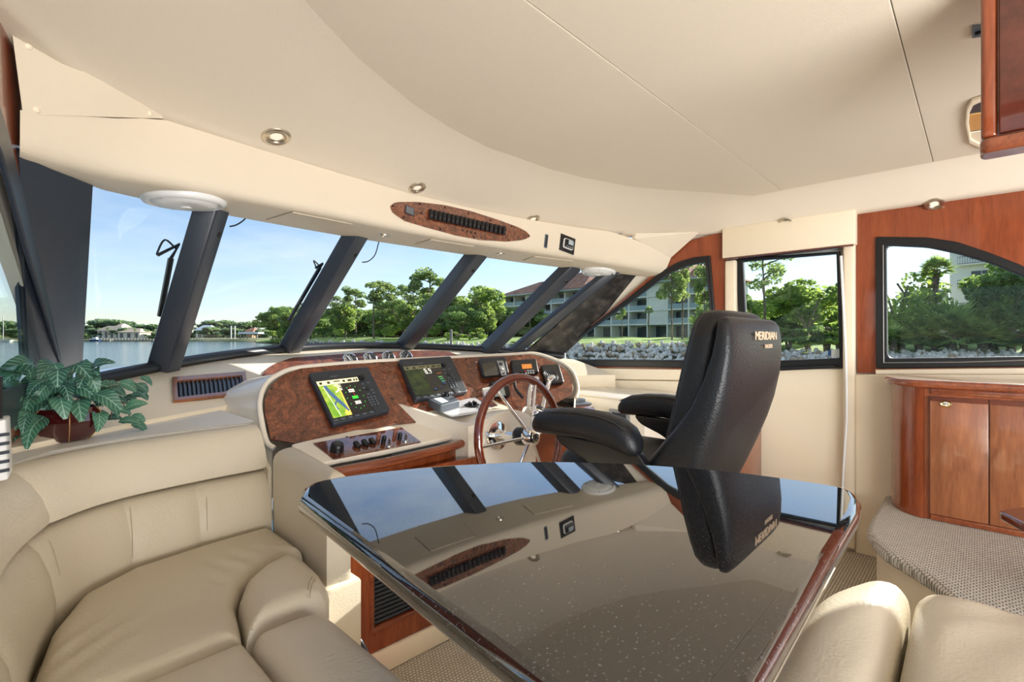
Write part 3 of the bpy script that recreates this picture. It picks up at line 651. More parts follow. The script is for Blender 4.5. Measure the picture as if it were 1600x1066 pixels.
for px, dd, z in spots[300:]+[(rng.uniform(460, 860), rng.uniform(.3, 3), None) for _ in range(420)]+[(rng.uniform(1110, 1225), rng.uniform(.3, 3), None) for _ in range(60)]+[(rng.uniform(860, 1620), rng.uniform(0, 3.4), None) for _ in range(380)]:
    z = (-1.4+.62*dd-min(max((px-1120)/70, 0), 1)*.22*dd) if z is None else z
    r = bmesh.ops.create_icosphere(bm, subdivisions=1, radius=.5, matrix=Matrix.Translation(E(px, shoreD(px)+dd, z)) @ Euler((rng.random()*3, rng.random()*3, 0)).to_matrix().to_4x4() @ Matrix.Diagonal((rng.uniform(.4, .9), rng.uniform(.4, .7), rng.uniform(.3, .6), 1)))
bo('rubble', bm, rockm[0], bank, kind='stuff')
# ---- vegetation
LF = {'pine': leafmat('pine_needles', srgb(92, 114, 78), srgb(158, 176, 120), .5), 'oak': leafmat('oak_leaves', srgb(94, 120, 74), srgb(166, 186, 112), .5),
      'far': leafmat('hazed_leaves', srgb(92, 116, 100), srgb(142, 164, 132), .25), 'palm': leafmat('palm_fronds', srgb(84, 116, 70), srgb(166, 184, 118), .8), 'bush': leafmat('bush_leaves', srgb(92, 122, 66), srgb(172, 192, 108), .9),  # far: bluish haze put into the leaf colour
      'dark': leafmat('shade_leaves', srgb(84, 112, 76), srgb(150, 174, 114), .6)}
bark = noisecol('bark', srgb(88, 74, 60), srgb(150, 134, 114), 3, .95); pbark = noisecol('palm_bark', srgb(92, 80, 66), srgb(146, 132, 112), 5, .95)
def leafmesh(name, blobs, n, size, mat, parent, seed, asp=.6):
    rnd = random.Random(seed); vs = []; fs = []; w = [b[3]*b[4]*b[5] for b in blobs]
    for _ in range(n):
        b = rnd.choices(blobs, w)[0]
        while True:
            p = V((rnd.uniform(-1, 1), rnd.uniform(-1, 1), rnd.uniform(-1, 1))); l = p.length
            if .05 < l < 1 and rnd.random() < l*l+.1: break
        c = V((b[0]+p.x*b[3], b[1]+p.y*b[4], b[2]+p.z*b[5])); s = size*rnd.uniform(.6, 1.3)
        u = V((rnd.gauss(0, 1), rnd.gauss(0, 1), rnd.gauss(0, .6))).normalized(); v = u.cross(V((rnd.gauss(0, 1), rnd.gauss(0, 1), rnd.gauss(0, 1)))).normalized()
        k = len(vs); vs += [c-u*s, c-v*s*asp, c+u*s, c+v*s*asp]; fs.append((k, k+1, k+2, k+3))
    return mo(name, vs, fs, mat, parent)
def tree_pine(name, h, seed, clumps=9, base=.45, spread=.2, leaf='pine', n=2600, size=.34):
    rnd = random.Random(seed); root = thing(name, (0, 0, 0), None, 'tree'); bm = bmesh.new()
    lean = V((rnd.uniform(-.05, .05)*h, rnd.uniform(-.05, .05)*h, 0)); tr = [V((0, 0, -1)), V((0, 0, h*.3))+lean*.2, V((0, 0, h*.65))+lean*.6, V((0, 0, h*.95))+lean]
    tp = spline(tr, 4); add_tube(bm, tp, .2, 7, radii=[h*.017*(1-.7*i/len(tp)) for i in range(len(tp))]); blobs = []
    for k in range(clumps):
        z = h*(base+(1-base)*(k+.5)/clumps); a = rnd.uniform(0, 6.3); rad = h*spread*rnd.uniform(.35, 1)*(1-.35*abs(z/h-.7)); c = V((math.cos(a)*rad, math.sin(a)*rad, z))+lean*(z/h)
        add_tube(bm, [V((0, 0, z-h*.06))+lean*(z/h), c*.6+V((0, 0, z-h*.02))*.4, c], .05, 5, radii=[h*.009, h*.006, h*.003])
        for q in range(2): blobs.append((c.x+rnd.uniform(-1, 1)*h*.05, c.y+rnd.uniform(-1, 1)*h*.05, c.z+rnd.uniform(-.5, 1)*h*.03, h*rnd.uniform(.07, .13), h*rnd.uniform(.07, .13), h*rnd.uniform(.04, .075)))
    blobs.append((lean.x, lean.y, h*.95, h*.1, h*.1, h*.05))
    bo('trunk', bm, bark, root, True); leafmesh('crown', blobs, n, size, LF[leaf], root, seed); return root
def tree_oak(name, h, wd, seed, leaf='oak', n=3200, size=.34, low=.25):
    rnd = random.Random(seed); root = thing(name, (0, 0, 0), None, 'tree'); bm = bmesh.new(); blobs = []
    for k in range(5):
        a = k*1.26+rnd.uniform(-.4, .4); t = V((math.cos(a)*wd*.3, math.sin(a)*wd*.3, h*.65)); add_tube(bm, spline([V((math.cos(a)*.1, math.sin(a)*.1, -1)), V((math.cos(a)*.2, math.sin(a)*.2, h*.2)), t*.6+V((0, 0, h*.12)), t], 3), .1, 6, radii=None)
    for k in range(13):
        a = rnd.uniform(0, 6.3); rr = wd*.38*math.sqrt(rnd.random()); z = h*rnd.uniform(low+.12, .86)*(1-.25*(rr/(wd*.5))**2); blobs.append((math.cos(a)*rr, math.sin(a)*rr, z, wd*rnd.uniform(.13, .22), wd*rnd.uniform(.13, .22), h*rnd.uniform(.08, .15)))
    bo('trunk', bm, bark, root, True); leafmesh('crown', blobs, n, size, LF[leaf], root, seed); return root
def fan(bm, o, d, ln, rnd, blades=11):
    d = d.normalized(); s = d.cross(V((0, 0, 1))); s = s.normalized() if s.length > .01 else V((1, 0, 0)); u = s.cross(d)
    st = o+d*ln*.45+V((0, 0, .02)); 
    for k in range(blades):
        a = (k/(blades-1)-.5)*2.6; e = st+(d*math.cos(a)+s*math.sin(a))*ln*.62*rnd.uniform(.85, 1.1)-V((0, 0, 1))*ln*.16*abs(a); m = st.lerp(e, .5)+u*.03; w = (d*math.sin(a)-s*math.cos(a))*ln*.06
        v = [bm.verts.new(q) for q in (st, m+w, e, m-w)]; bm.faces.new(v)
    w = s*ln*.012; bm.faces.new([bm.verts.new(q) for q in (o-w, o+w, st+w, st-w)])
def tree_palm(name, h, seed, ln=1.5, nf=38, trunk=True, r=.2, low=-.5):
    rnd = random.Random(seed); root = thing(name, (0, 0, 0), None, 'palm'); bm = bmesh.new()
    for k in range(nf):
        a = k*2.4; el = low+(1.45-low)*((k+.5)/nf); d = V((math.cos(a)*math.cos(el), math.sin(a)*math.cos(el), math.sin(el))); fan(bm, V((0, 0, h)), d, ln*rnd.uniform(.85, 1.15), rnd)
    bo('crown', bm, LF['palm'], root)
    if h > .3: tube('trunk', [V((0, 0, -1)), V((.03*h, 0, h*.5)), V((0, 0, h))], r, pbark, root, n=8, radii=[r*1.1, r, r*1.25])
    return root
protos = {'pine_a': tree_pine('pine_tree', 16, 1), 'pine_b': tree_pine('pine_tree', 16, 2, 12, .3, .24, n=3400), 'pine_c': tree_pine('pine_tree', 16, 5, 8, .55, .16, n=2200),
          'oak_a': tree_oak('broad_tree', 10, 10, 11), 'oak_b': tree_oak('broad_tree', 10, 9, 12, low=.02, n=3600), 'dark': tree_oak('broad_tree', 10, 10, 13, 'dark', low=.0, n=3600),
          'branchy': tree_pine('pine_tree', 16, 21, 11, .5, .3, n=1500, size=.3), 'slender': tree_oak('slender_tree', 10, 5, 15, 'bush', n=900, size=.25, low=.1),
          'palm': tree_palm('cabbage_palm', 8, 31), 'palmetto': tree_palm('palmetto', .5, 32, 2.3, 34, r=.35, low=-.3), 'bush': tree_oak('bush', 2.2, 3, 33, 'bush', n=1500, size=.16, low=0), 'shrub': tree_oak('bush', 2.2, 3.4, 34, 'dark', n=1500, size=.16, low=0),
          'far': tree_oak('broad_tree', 10, 13, 41, 'far', n=1500, size=1.1, low=-.1), 'far_b': tree_pine('tall_tree', 14, 42, 7, .4, .2, leaf='far', n=900, size=.8), 'farpalm': tree_palm('cabbage_palm', 8, 43, 1.8, 16)}
PH = {'pine_a': 16, 'pine_b': 16, 'pine_c': 16, 'oak_a': 9.2, 'oak_b': 9.2, 'dark': 9.2, 'branchy': 16, 'slender': 9.2, 'palm': 9.2, 'palmetto': 2.3, 'bush': 2, 'shrub': 2, 'far': 9, 'far_b': 14, 'farpalm': 9.4}
used = set()
def plant(kind, px, D, ytop, label, group=None, ws=1.0, gz=None, cat=None):
    """set a tree at bearing px, distance D; its height makes it reach the sight line ytop."""
    gz = (1.1 if px < 1130 else .65) if gz is None else gz; zt = 1.2+(HY-ytop)/F*D; s = (zt-gz)/PH[kind]
    o = protos[kind] if kind not in used else dup(protos[kind], Matrix())
    used.add(kind); p = E(px, D, gz)
    o.location = p; o.rotation_euler = (0, 0, (px*7.13) % 6.28); o.scale = (s*ws, s*ws, s); o['label'] = label
    if group: o['group'] = group
    if cat: o['category'] = cat
    return o
PL = 'pines and broad trees on the near shore'
T_ = [('oak_b', 432, 178, 492, 'low broad tree on the tip of the wooded point, nearest the open water', 1.3), ('farpalm', 426, 186, 480, 'thin palm rising from the tip of the wooded point'),
 ('oak_b', 452, 150, 484, 'rounded tree at the end of the wooded point behind the slanting third pillar'), ('pine_b', 478, 132, 470, 'pine just left of the widest open windshield pane foot', .9),
 ('dark', 505, 122, 498, 'dark undergrowth tree below the left pines of the point', 1.5), ('pine_b', 524, 112, 462, 'bushy pine leftmost in the centre windshield pane'), ('oak_b', 540, 105, 472, 'light green broad tree below the bushy left pines', 1.1),
 ('pine_a', 556, 108, 452, 'rounded pine left of the tall bare-trunked pine'), ('pine_c', 584, 94, 441, 'tall bare-trunked pine with a small flat crown in the centre pane', 1.1), ('dark', 600, 96, 490, 'dark tangled tree at the foot of the tall bare-trunked pine', 1.5),
 ('pine_b', 614, 100, 446, 'dense pine right of the tall bare-trunked pine', 1.15), ('oak_b', 630, 92, 470, 'mid green tree below the dense centre pines', 1.2), ('pine_b', 642, 98, 448, 'dense pine at the middle of the centre pane', 1.1), ('pine_a', 668, 90, 427, 'tallest pine beside the slanting pillar of the centre pane', 1.2),
 ('dark', 664, 92, 488, 'dark tree below the tallest pine', 1.4), ('oak_b', 690, 90, 470, 'broad tree half hidden by the pillar right of the centre pane', 1.2), ('oak_a', 742, 92, 446, 'large round-headed tree in the pane left of the apartment block', 1.1), ('dark', 722, 84, 478, 'dark leafy tree left of the round-headed tree', 1.3), ('oak_b', 762, 86, 474, 'bright green tree between the round-headed tree and the apartment roof', .9),
 ('pine_c', 702, 86, 455, 'pine with a bare trunk just right of the centre pane pillar', .8), ('palm', 800, 84, 488, 'small palm at the left corner of the apartment block'), ('palm', 828, 96, 482, 'small palm in front of the left apartment balconies'),
 ('pine_c', 972, 66, 472, 'thin pine before the middle apartment balconies', .7), ('palm', 1014, 72, 480, 'single palm before the apartment balconies in the triangular window'), ('pine_a', 1050, 58, 400, 'pine with a dark bare trunk before the right end of the apartment block', .7), ('pine_a', 1066, 60, 392, 'second bare-trunked pine close to the right apartment end', .6),
 ('pine_b', 1100, 56, 395, 'leafy pine at the right edge of the triangular window', .6), ('oak_b', 1096, 66, 478, 'green shrubby tree behind the black helm chair in the triangular window', .7),
 ('branchy', 1196, 52, 372, 'branchy open-crowned pine in the square side window', .8), ('oak_b', 1170, 62, 462, 'leafy tree at the left edge of the square side window', .9), ('oak_a', 1262, 52, 432, 'wide dark green tree in the middle of the square side window', 1.25), ('oak_b', 1300, 58, 470, 'green tree at the right edge of the square side window', .8), ('far_b', 1316, 80, 446, 'pale distant tree right of the wide tree in the square side window', .8),
 ('slender', 1402, 48, 412, 'airy light green tree at the left of the arched window', 1.0), ('slender', 1432, 50, 402, 'taller airy green tree left of the palm in the arched window', 1.1), ('palm', 1464, 49, 404, 'stout palm in front of the grey block in the arched window', 1.15), ('palm', 1452, 54, 418, 'second palm trunk just behind the stout palm in the arched window', .8),
 ('palmetto', 1486, 46, 478, 'large palmetto clump on the bank below the stout palm', .75), ('palmetto', 1436, 47, 500, 'palmetto at the left foot of the arched window view', .9), ('palmetto', 1396, 46, 510, 'low palmetto at the far left of the arched window', 1.2), ('palmetto', 1535, 45, 505, 'low palmetto right of the large clump', 1.2),
 ('dark', 1575, 46, 424, 'big dark spreading tree at the right of the arched window', .75), ('dark', 1600, 46, 396, 'dark tree cut by the right edge of the picture', .9), ('slender', 1556, 47, 396, 'yellow-tinged branchy tree in front of the grey block', 1.0)]
for t in T_: plant(*t[:5], ws=t[5] if len(t) > 5 else 1.0)
for px, D, yt, k in ((485, 116, 522, 'bush'), (700, 74, 519, 'bush'), (716, 74, 518, 'bush'), (734, 73, 519, 'bush'), (752, 73, 518, 'bush'), (1110, 60, 512, 'bush')):
    plant(k, px, D, yt, 'low green bush along the edge of the lawn, seen through the windshield' if px < 1000 else 'low bush beside the dark bin under the right-hand apartment pines', 'bushes along the lawn' if px < 1000 else None, 1.4, .95, 'bush')
for px, D, yt, k in ((1180, 50, 508, 'shrub'), (1232, 49, 512, 'shrub'), (1262, 49, 515, 'bush'), (1292, 48, 508, 'shrub'), (1312, 48, 500, 'bush')):
    plant(k, px, D, yt, 'leafy shrub along the foot of the trees in the square side window', 'shrubs in the square window', 1.3, .3, 'bush')
for px, D, yt, k in ((1410, 47, 522, 'shrub'), (1460, 47, 520, 'bush'), (1505, 46, 516, 'shrub'), (1545, 46, 515, 'shrub'), (1580, 45, 512, 'bush'), (1610, 45, 505, 'shrub')):
    plant(k, px, D, yt, 'leafy shrub along the foot of the trees in the arched window', 'shrubs in the arched window', 1.5, .2, 'bush')
plant('shrub', 436, 165, 529, 'dark mangrove bush at the waterline of the wooded point', None, 2.4, -1.2, 'bush'); plant('bush', 806, 58, 533, 'clipped hedge bush on the bank left of the dark corner pillar', None, 2.2, .2, 'bush'); plant('bush', 825, 57, 534, 'clipped hedge bush on the bank beside the dark corner pillar foot', None, 2.0, .2, 'bush')
for i in range(34):
    px = -30+i*14+((i*37) % 9); D = 325+(i*53) % 40
    if 146 < px < 226: yt = 512+(i*29) % 8; D = 322
    else: yt = 500+(i*29) % 17
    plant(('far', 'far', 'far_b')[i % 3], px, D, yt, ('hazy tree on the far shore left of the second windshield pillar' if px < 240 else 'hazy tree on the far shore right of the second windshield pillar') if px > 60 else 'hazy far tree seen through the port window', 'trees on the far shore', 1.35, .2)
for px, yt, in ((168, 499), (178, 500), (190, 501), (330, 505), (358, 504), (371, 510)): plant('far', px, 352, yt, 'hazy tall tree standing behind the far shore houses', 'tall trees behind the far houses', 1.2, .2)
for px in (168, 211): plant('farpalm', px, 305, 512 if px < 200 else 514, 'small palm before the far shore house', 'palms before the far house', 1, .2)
k_ = 0
for px in range(440, 850, 20):
    k_ += 1; plant(('dark', 'oak_b')[k_ % 2], px, shoreD(px)+46, 492-(k_*7) % 16, 'dense tree in the row behind the near shore pines, %s' % ('left of the centre pane' if px < 470 else 'in the centre pane' if px < 640 else 'right of the centre pane' if px < 770 else 'left of the apartment block'), 'dense trees behind the pines', 1.7, -.8)
for px in range(1140, 1640, 26):
    k_ += 1; plant(('dark', 'oak_b')[k_ % 2], px, shoreD(px)+26, (482 if px < 1340 else 508)-(k_*7) % 22, 'dense tree in the back row, seen through the %s window' % ('square' if px < 1330 else 'arched'), 'dense trees behind the bank', 1.5, -.8)
# ---- buildings
stucco = simple('pale_stucco', srgb(226, 224, 212), .85); stucco2 = simple('grey_green_stucco', srgb(168, 182, 180), .85); rooft = noisecol('brown_roof', srgb(138, 98, 78), srgb(172, 128, 104), .8, .9)
winm = simple('dark_window', srgb(52, 62, 68), .15); railm = simple('balcony_rail', srgb(150, 168, 170), .6); beige = simple('beige_roof', srgb(206, 186, 160), .9); cream_b = simple('cream_stucco', srgb(228, 216, 190), .9)
def wallframe(a, b):   # local frame: x along a->b, y inward (away from the camera), z up
    u = (b-a); u.z = 0; ln = u.length; u.normalize(); v = V((-u.y, u.x, 0))
    if v.dot(DV) < 0: v = -v
    return a.copy(), u, v, ln
def lbox(name, fr, x0, x1, y0, y1, z0, z1, mat, parent, bev=0):
    o, u, v, ln = fr; p = [o+u*x+v*y+V((0, 0, z-o.z)) for z in (z0, z1) for x, y in ((x0, y0), (x1, y0), (x1, y1), (x0, y1))]
    return hexa(name, p, mat, parent, bev)
A = E(786, 122, 1.1); B = E(1112, 82, 1.1)
apt = thing('apartment_building', (A+B)/2, 'long pale apartment block with a brown hipped roof behind the near shore pines', 'building')
fr = wallframe(A, B); LN = fr[3]; nb = 13; bw = LN/nb; fh = 2.55
lbox('wall', fr, 0, LN, 2.2, 14, 1.0, 1.1+4*fh, stucco2, apt)
for f in range(5):
    z = 1.1+f*fh
    if f: lbox('floor_slab', fr, -.3, LN+.3, -.1, 2.4, z-.22, z+.05, stucco, apt)
for k in range(nb+1): lbox('column', fr, k*bw-.14, k*bw+.14, -.05, 2.3, 1.0, 1.1+4*fh, stucco, apt)
rr = random.Random(9)
for f in range(4):
    for k in range(nb):
        z = 1.1+f*fh
        if (k % 4 == 2) and f: lbox('balcony_panel', fr, k*bw+.15, (k+1)*bw-.15, .05, .3, z+.05, z+fh-.25, stucco, apt)
        else:
            lbox('window', fr, k*bw+.5, (k+1)*bw-.5-rr.choice((0, 0, .8)), 2.12, 2.22, z+.1, z+2.1, winm, apt)
            if f: lbox('balcony_rail', fr, k*bw+.14, (k+1)*bw-.14, .05, .12, z+.05, z+.95, railm, apt)
zt = 1.1+4*fh; o, u, v, ln = fr
def Q(x, y, z): return o+u*x+v*y+V((0, 0, z-o.z))
bm = bmesh.new(); vv = [bm.verts.new(Q(*q)) for q in ((-1.2, -1.2, zt), (LN+1.2, -1.2, zt), (LN+1.2, 15, zt), (-1.2, 15, zt), (6, 7, zt+3.6), (LN-6, 7, zt+3.6))]
for f in ((0, 1, 5, 4), (1, 2, 5), (2, 3, 4, 5), (3, 0, 4), (3, 2, 1, 0)): bm.faces.new([vv[i] for i in f])
bo('roof', bm, rooft, apt); lbox('fascia', fr, -1.25, LN+1.25, -1.25, -1.15, zt-.25, zt+.03, stucco2, apt)
lbox('roof_gable', fr, LN*.62, LN*.64, -1, 4, zt, zt+1.2, rooft, apt)
for k, (x0, x1) in enumerate(((LN*.3, LN*.5), (LN*.78, LN*.93))):
    bm = bmesh.new(); vv = [bm.verts.new(Q(*q)) for q in ((x0, -1.4, zt+.1), (x1, -1.4, zt+.1), (x1, 8, zt+.3), (x0, 8, zt+.3), (x0+2.5, 5, zt+4.3), (x1-2.5, 5, zt+4.3))]
    for f in ((0, 1, 5, 4), (1, 2, 5), (2, 3, 4, 5), (3, 0, 4)): bm.faces.new([vv[i] for i in f])
    bo('roof_section', bm, rooft, apt)
A = E(1484, 70, 1.0); B = E(1640, 62, 1.0); gb = thing('tower_block', (A+B)/2, 'grey apartment block with a railed balcony half hidden by trees in the arched window', 'building'); fr = wallframe(A, B)
greyst = simple('grey_stucco', srgb(226, 226, 218), .85)
lbox('wall', fr, 0, fr[3], 0, 10, .8, 16.5, greyst, gb)
for f in range(4):
    z = 4.9+f*3.2; lbox('floor_slab', fr, 1.0, fr[3], -1.2, .1, z-.2, z, stucco, gb)
    lbox('balcony_rail', fr, 1.1, 4.6, -1.18, -1.12, z, z+.08, winm, gb); lbox('balcony_rail', fr, 1.1, 4.6, -1.18, -1.12, z+.95, z+1.02, winm, gb)
    for k in range(14): lbox('baluster', fr, 1.1+k*.26, 1.13+k*.26, -1.18, -1.14, z, z+1.0, winm, gb)
    for k in (2.3, 3.4): lbox('window', fr, k, k+1.0, -.04, .02, z+.7, z+2.2, winm, gb)
    lbox('window', fr, 7, 9, -.04, .02, z+.7, z+2.2, winm, gb)
A = E(1446, 66, 1.0); B = E(1482, 66, 1.0); fr = wallframe(A, B); sb_ = thing('low_building', (A+B)/2, 'pale low building end between the palm trunk and the grey block', 'building'); lbox('wall', fr, 0, fr[3], 0, 3, .8, 7.4, cream_b, sb_); lbox('coping', fr, -.1, fr[3]+.1, -.1, 3.1, 7.4, 7.6, stucco, sb_)
def house(px0, px1, D, yt, label, rm, wmat, roofh=.4, yb=527):
    A = E(px0, D, .6); B = E(px1, D, .6); fr = wallframe(A, B); z1 = 1.2+(HY-yt)/F*D; zw = .6+(z1-.6)*(1-roofh); h = thing('house', (A+B)/2, label, 'house'); n = max(2, int((px1-px0)/9))
    lbox('wall', fr, 0, fr[3], 0, 10, -.5, zw, wmat, h); o, u, v, ln = fr
    q = lambda x, y, z: o+u*x+v*y+V((0, 0, z-o.z)); bm = bmesh.new(); vv = [bm.verts.new(q(*c)) for c in ((-1, -1, zw), (ln+1, -1, zw), (ln+1, 11, zw), (-1, 11, zw), (ln*.2, 5, z1), (ln*.8, 5, z1))]
    for f in ((0, 1, 5, 4), (1, 2, 5), (2, 3, 4, 5), (3, 0, 4), (3, 2, 1, 0)): bm.faces.new([vv[i] for i in f])
    bo('roof', bm, rm, h)
    for k in range(n): lbox('window', fr, ln*(k+.3)/n, ln*(k+.75)/n, -.06, .02, .8, zw-.6, winm, h)
    return h
house(152, 188, 318, 509, 'beige-roofed house on the far shore right of the left corner pillar', beige, cream_b); house(184, 218, 314, 513, 'lower beige-roofed house wing on the far shore', beige, cream_b); house(179, 186, 324, 505, 'small square tower of the beige far shore house', beige, cream_b, .3)
house(306, 328, 330, 508, 'white-roofed house on the far shore right of the second pillar', simple('white_roof', srgb(232, 236, 238), .7), stucco); house(384, 394, 330, 512, 'small orange-walled house far across the water', rooft, simple('orange_stucco', srgb(206, 150, 116), .9))
dk = simple('dock_timber', srgb(150, 142, 130), .9)
def dock(px0, px1, D, label, roof=False, n=9):
    A = E(px0, D, -.6); B = E(px1, D, -.6); fr = wallframe(A, B); ln = fr[3]; d = thing('boat_dock', (A+B)/2, label, 'dock'); lbox('deck', fr, 0, ln, 0, 2.5, -.7, -.4, dk, d)
    for k in range(n): lbox('piling', fr, ln*k/(n-1)-.2, ln*k/(n-1)+.2, -.3, .1, -2, .4 if not roof else 3.2, dk, d)
    if roof: lbox('roof', fr, -1, ln+1, -1, 6, 3.2, 4.3, simple('blue_white_roof', srgb(214, 226, 236), .6), d)
dock(376, 402, 296, 'covered boat lift with a pale roof on the far shore', True, 6); dock(140, 172, 292, 'timber boat dock left of the beige far shore house', False, 8); dock(176, 240, 297, 'long low timber dock before the beige far shore house', False, 14); dock(300, 335, 297, 'low timber dock right of the second windshield pillar', False, 9); dock(345, 375, 298, 'low timber dock left of the covered boat lift', False, 7)
for px in (361, 367): tag(tube('mooring_pole', [E(px, 299, -2), E(px, 299, 8)], .35, stucco, None, n=6), 'tall white mooring pole on the far shore', 'pole', 'white mooring poles')
bt = thing('moored_boat', E(146, 288, WZ), 'small white and blue boat moored at the far dock beside the left pillar', 'boat'); fr = wallframe(E(138, 288, WZ), E(155, 288, WZ)); ln = fr[3]
hb = simple('boat_blue', srgb(60, 84, 120), .4); o, u, v, _ = fr
hexa('hull', [o+u*x+v*y+V((0, 0, z)) for z, e in ((0, .8), (1.2, 0)) for x, y in ((e, e*.5), (ln-e, e*.5), (ln-e, 2.2-e*.5), (e, 2.2-e*.5))], hb, bt); hexa('cabin', [o+u*x+v*y+V((0, 0, z)) for z, e in ((1.2, 0), (2.6, .4)) for x, y in ((ln*.25+e, .3), (ln*.7-e, .3), (ln*.7-e, 1.9), (ln*.25+e, 1.9))], stucco, bt); lbox('canopy', fr, ln*.2, ln*.8, .1, 2.1, WZ+3.4, WZ+3.55, hb, bt)
for k in (.3, .7): tube('canopy_post', [o+u*ln*k+v*.3+V((0, 0, 1.2)), o+u*ln*k+v*.3+V((0, 0, 3.4))], .06, stucco, bt, n=5)
sl = thing('sailing_boat', E(4, 240, WZ), 'white sailing boat with a bare mast seen through the port window', 'boat'); fr = wallframe(E(-6, 240, WZ), E(16, 240, WZ)); o, u, v, ln = fr
hexa('hull', [o+u*x+v*y+V((0, 0, z)) for z, e in ((0, 1), (1.4, 0)) for x, y in ((e, e*.5), (ln-e, e*.5), (ln-e, 2.4-e*.5), (e, 2.4-e*.5))], stucco, sl); tube('mast', [o+u*ln*.5+V((0, 0, 1)), o+u*ln*.5+V((0, 0, 13))], .15, stucco, sl, n=6); tube('boom', [o+u*ln*.5+V((0, 0, 2.4)), o+u*ln*.9+V((0, 0, 2.6))], .1, stucco, sl, n=6)
pst = thing('bank_post', E(705, 66, .2), 'grey mooring post on the lawn edge in front of the hedge', 'post'); tube('post', [E(705, 66, -.5), E(705, 66, 2.1)], .16, dk, pst, n=8); lathe('cap', [(0, .15), (.2, .05), (.2, 0)], dk, pst, T(E(705, 66, 2.1)), n=8)
tag(hexa('rubbish_bin', [E(p, d, z) for z in (1.0, 2.3) for p, d in ((1080, 60), (1088, 60), (1088, 61), (1080, 61))], simple('bin_green', srgb(40, 62, 56), .6), None, .08), 'dark green bin on the lawn below the right-hand pines', 'bin')
# ---- outside on the boat: bow rail, wipers, mullion cables
fd = [(-.2, 2.5), (.1, 4.2), (.8, 6.2), (1.66, 7.4), (2.5, 6.2), (3.2, 4.2), (3.5, 2.5)]
plate('foredeck', [fd[::-1]], .06, M_['gel'], None, T((0, 0, .30)), bev=.02, kind='structure')
rail = thing('bow_rail', E(218, 3.35, .6), 'stainless bow rail with one stanchion beyond the left windshield pane', 'rail')
rp_ = [atZ(60, 602, 1.0), atZ(150, 583, 1.0), atZ(218, 573, 1.0), atZ(292, 568.5, 1.0), atZ(380, 565, 1.0), atZ(470, 563, 1.0)]
tube('top_rail', spline(rp_, 4), .013, M_['chrome'], rail); tube('stanchion', [rp_[2], V((rp_[2].x-.02, rp_[2].y+.02, .36))], .013, M_['chrome'], rail)
def wiper(pts, label, Y):
    P = [atY(x, y, Y+dy) for x, y, dy in pts]; w = thing('windshield_wiper', P[0], label, 'wiper')
    tube('arm', P[:3], .007, M_['bplastic'], w, n=6); tube('blade', P[2:], .011, M_['bplastic'], w, n=6); tube('hose', spline([P[0], P[0]+V((.0, 0, .012)), P[1]+V((-.05, 0, .012)), P[1]+V((-.01, 0, -.02))], 4), .004, M_['bplastic'], w, n=5)
wiper([(246, 399, 0), (280, 382, 0), (267, 404, .02), (250, 494, .12)], 'black wiper parked beside the second windshield pillar', 2.42)
wiper([(493, 419, 0), (504, 412, 0), (500, 418, .02), (452, 500, .2)], 'black wiper tip showing left of the third windshield pillar', 2.62)
# ================================================================= dashboard and helm
def dashS(x): return V((x, 2.45-.28*(x-XC)**2, .93))
def dash_y(x, z): w = baseP(x); t = (z-.93)/(w.z-.02-.93); s = dashS(x); return s.y+(w.y-.03-s.y)*t
def dash_at(px, py):
    a, b = .8, 6.0
    f = lambda d: (lambda p: p.y-dash_y(p.x, p.z))(atD(px, py, d))
    for _ in range(50):
        m = (a+b)/2
        if f(m) > 0: b = m
        else: a = m
    p = atD(px, py, a); e = .03
    tx = V((2*e, dash_y(p.x+e, p.z)-dash_y(p.x-e, p.z), 0)).normalized(); tz = V((0, dash_y(p.x, p.z+e)-dash_y(p.x, p.z-e), 2*e)).normalized(); n = tx.cross(tz); n = n if n.y < 0 else -n
    return p, n.normalized(), tx
dx = [.03+i*(3.07-.03)/44 for i in range(45)]
dash = loft('trim_4', [[baseP(x)+V((0, .02, -.03)) for x in dx], [baseP(x)+V((0, -.03, -.02)) for x in dx]]+[[dashS(x).lerp(baseP(x)+V((0, -.03, -.02)), t) for x in dx] for t in (.66, .33, 0)]+[[dashS(x)+V((0, 0, -.3)) for x in dx]], M_['cream'], None, smooth=40, kind='structure')
# port shelf
sh = [(-.12, 1.0), (-.05, 1.45), (.02, 1.62), (.12, 1.74), (.3, 1.80), (.6, 1.80), (.95, 1.80), (.95, 2.3), (.8, 2.26), (.5, 2.11), (.3, 1.95), (.12, 1.82), (.02, 1.70), (-.1, 1.5), (-.16, 1.0)]
sh = [(-.12, .9), (-.06, 1.3), (.0, 1.55), (.10, 1.70), (.28, 1.765), (.59, 1.775), (.60, 1.79), (.60, 2.15), (.5, 2.10), (.25, 1.91), (.08, 1.76), (.03, 1.70), (-.03, 1.2), (-.10, .9)]
tag(plate('port_shelf', [sh], .05, M_['shelf'], None, T((0, 0, .866)), bev=.012, bres=3), 'pale vinyl shelf under the left windshield, carrying the plant', 'shelf')
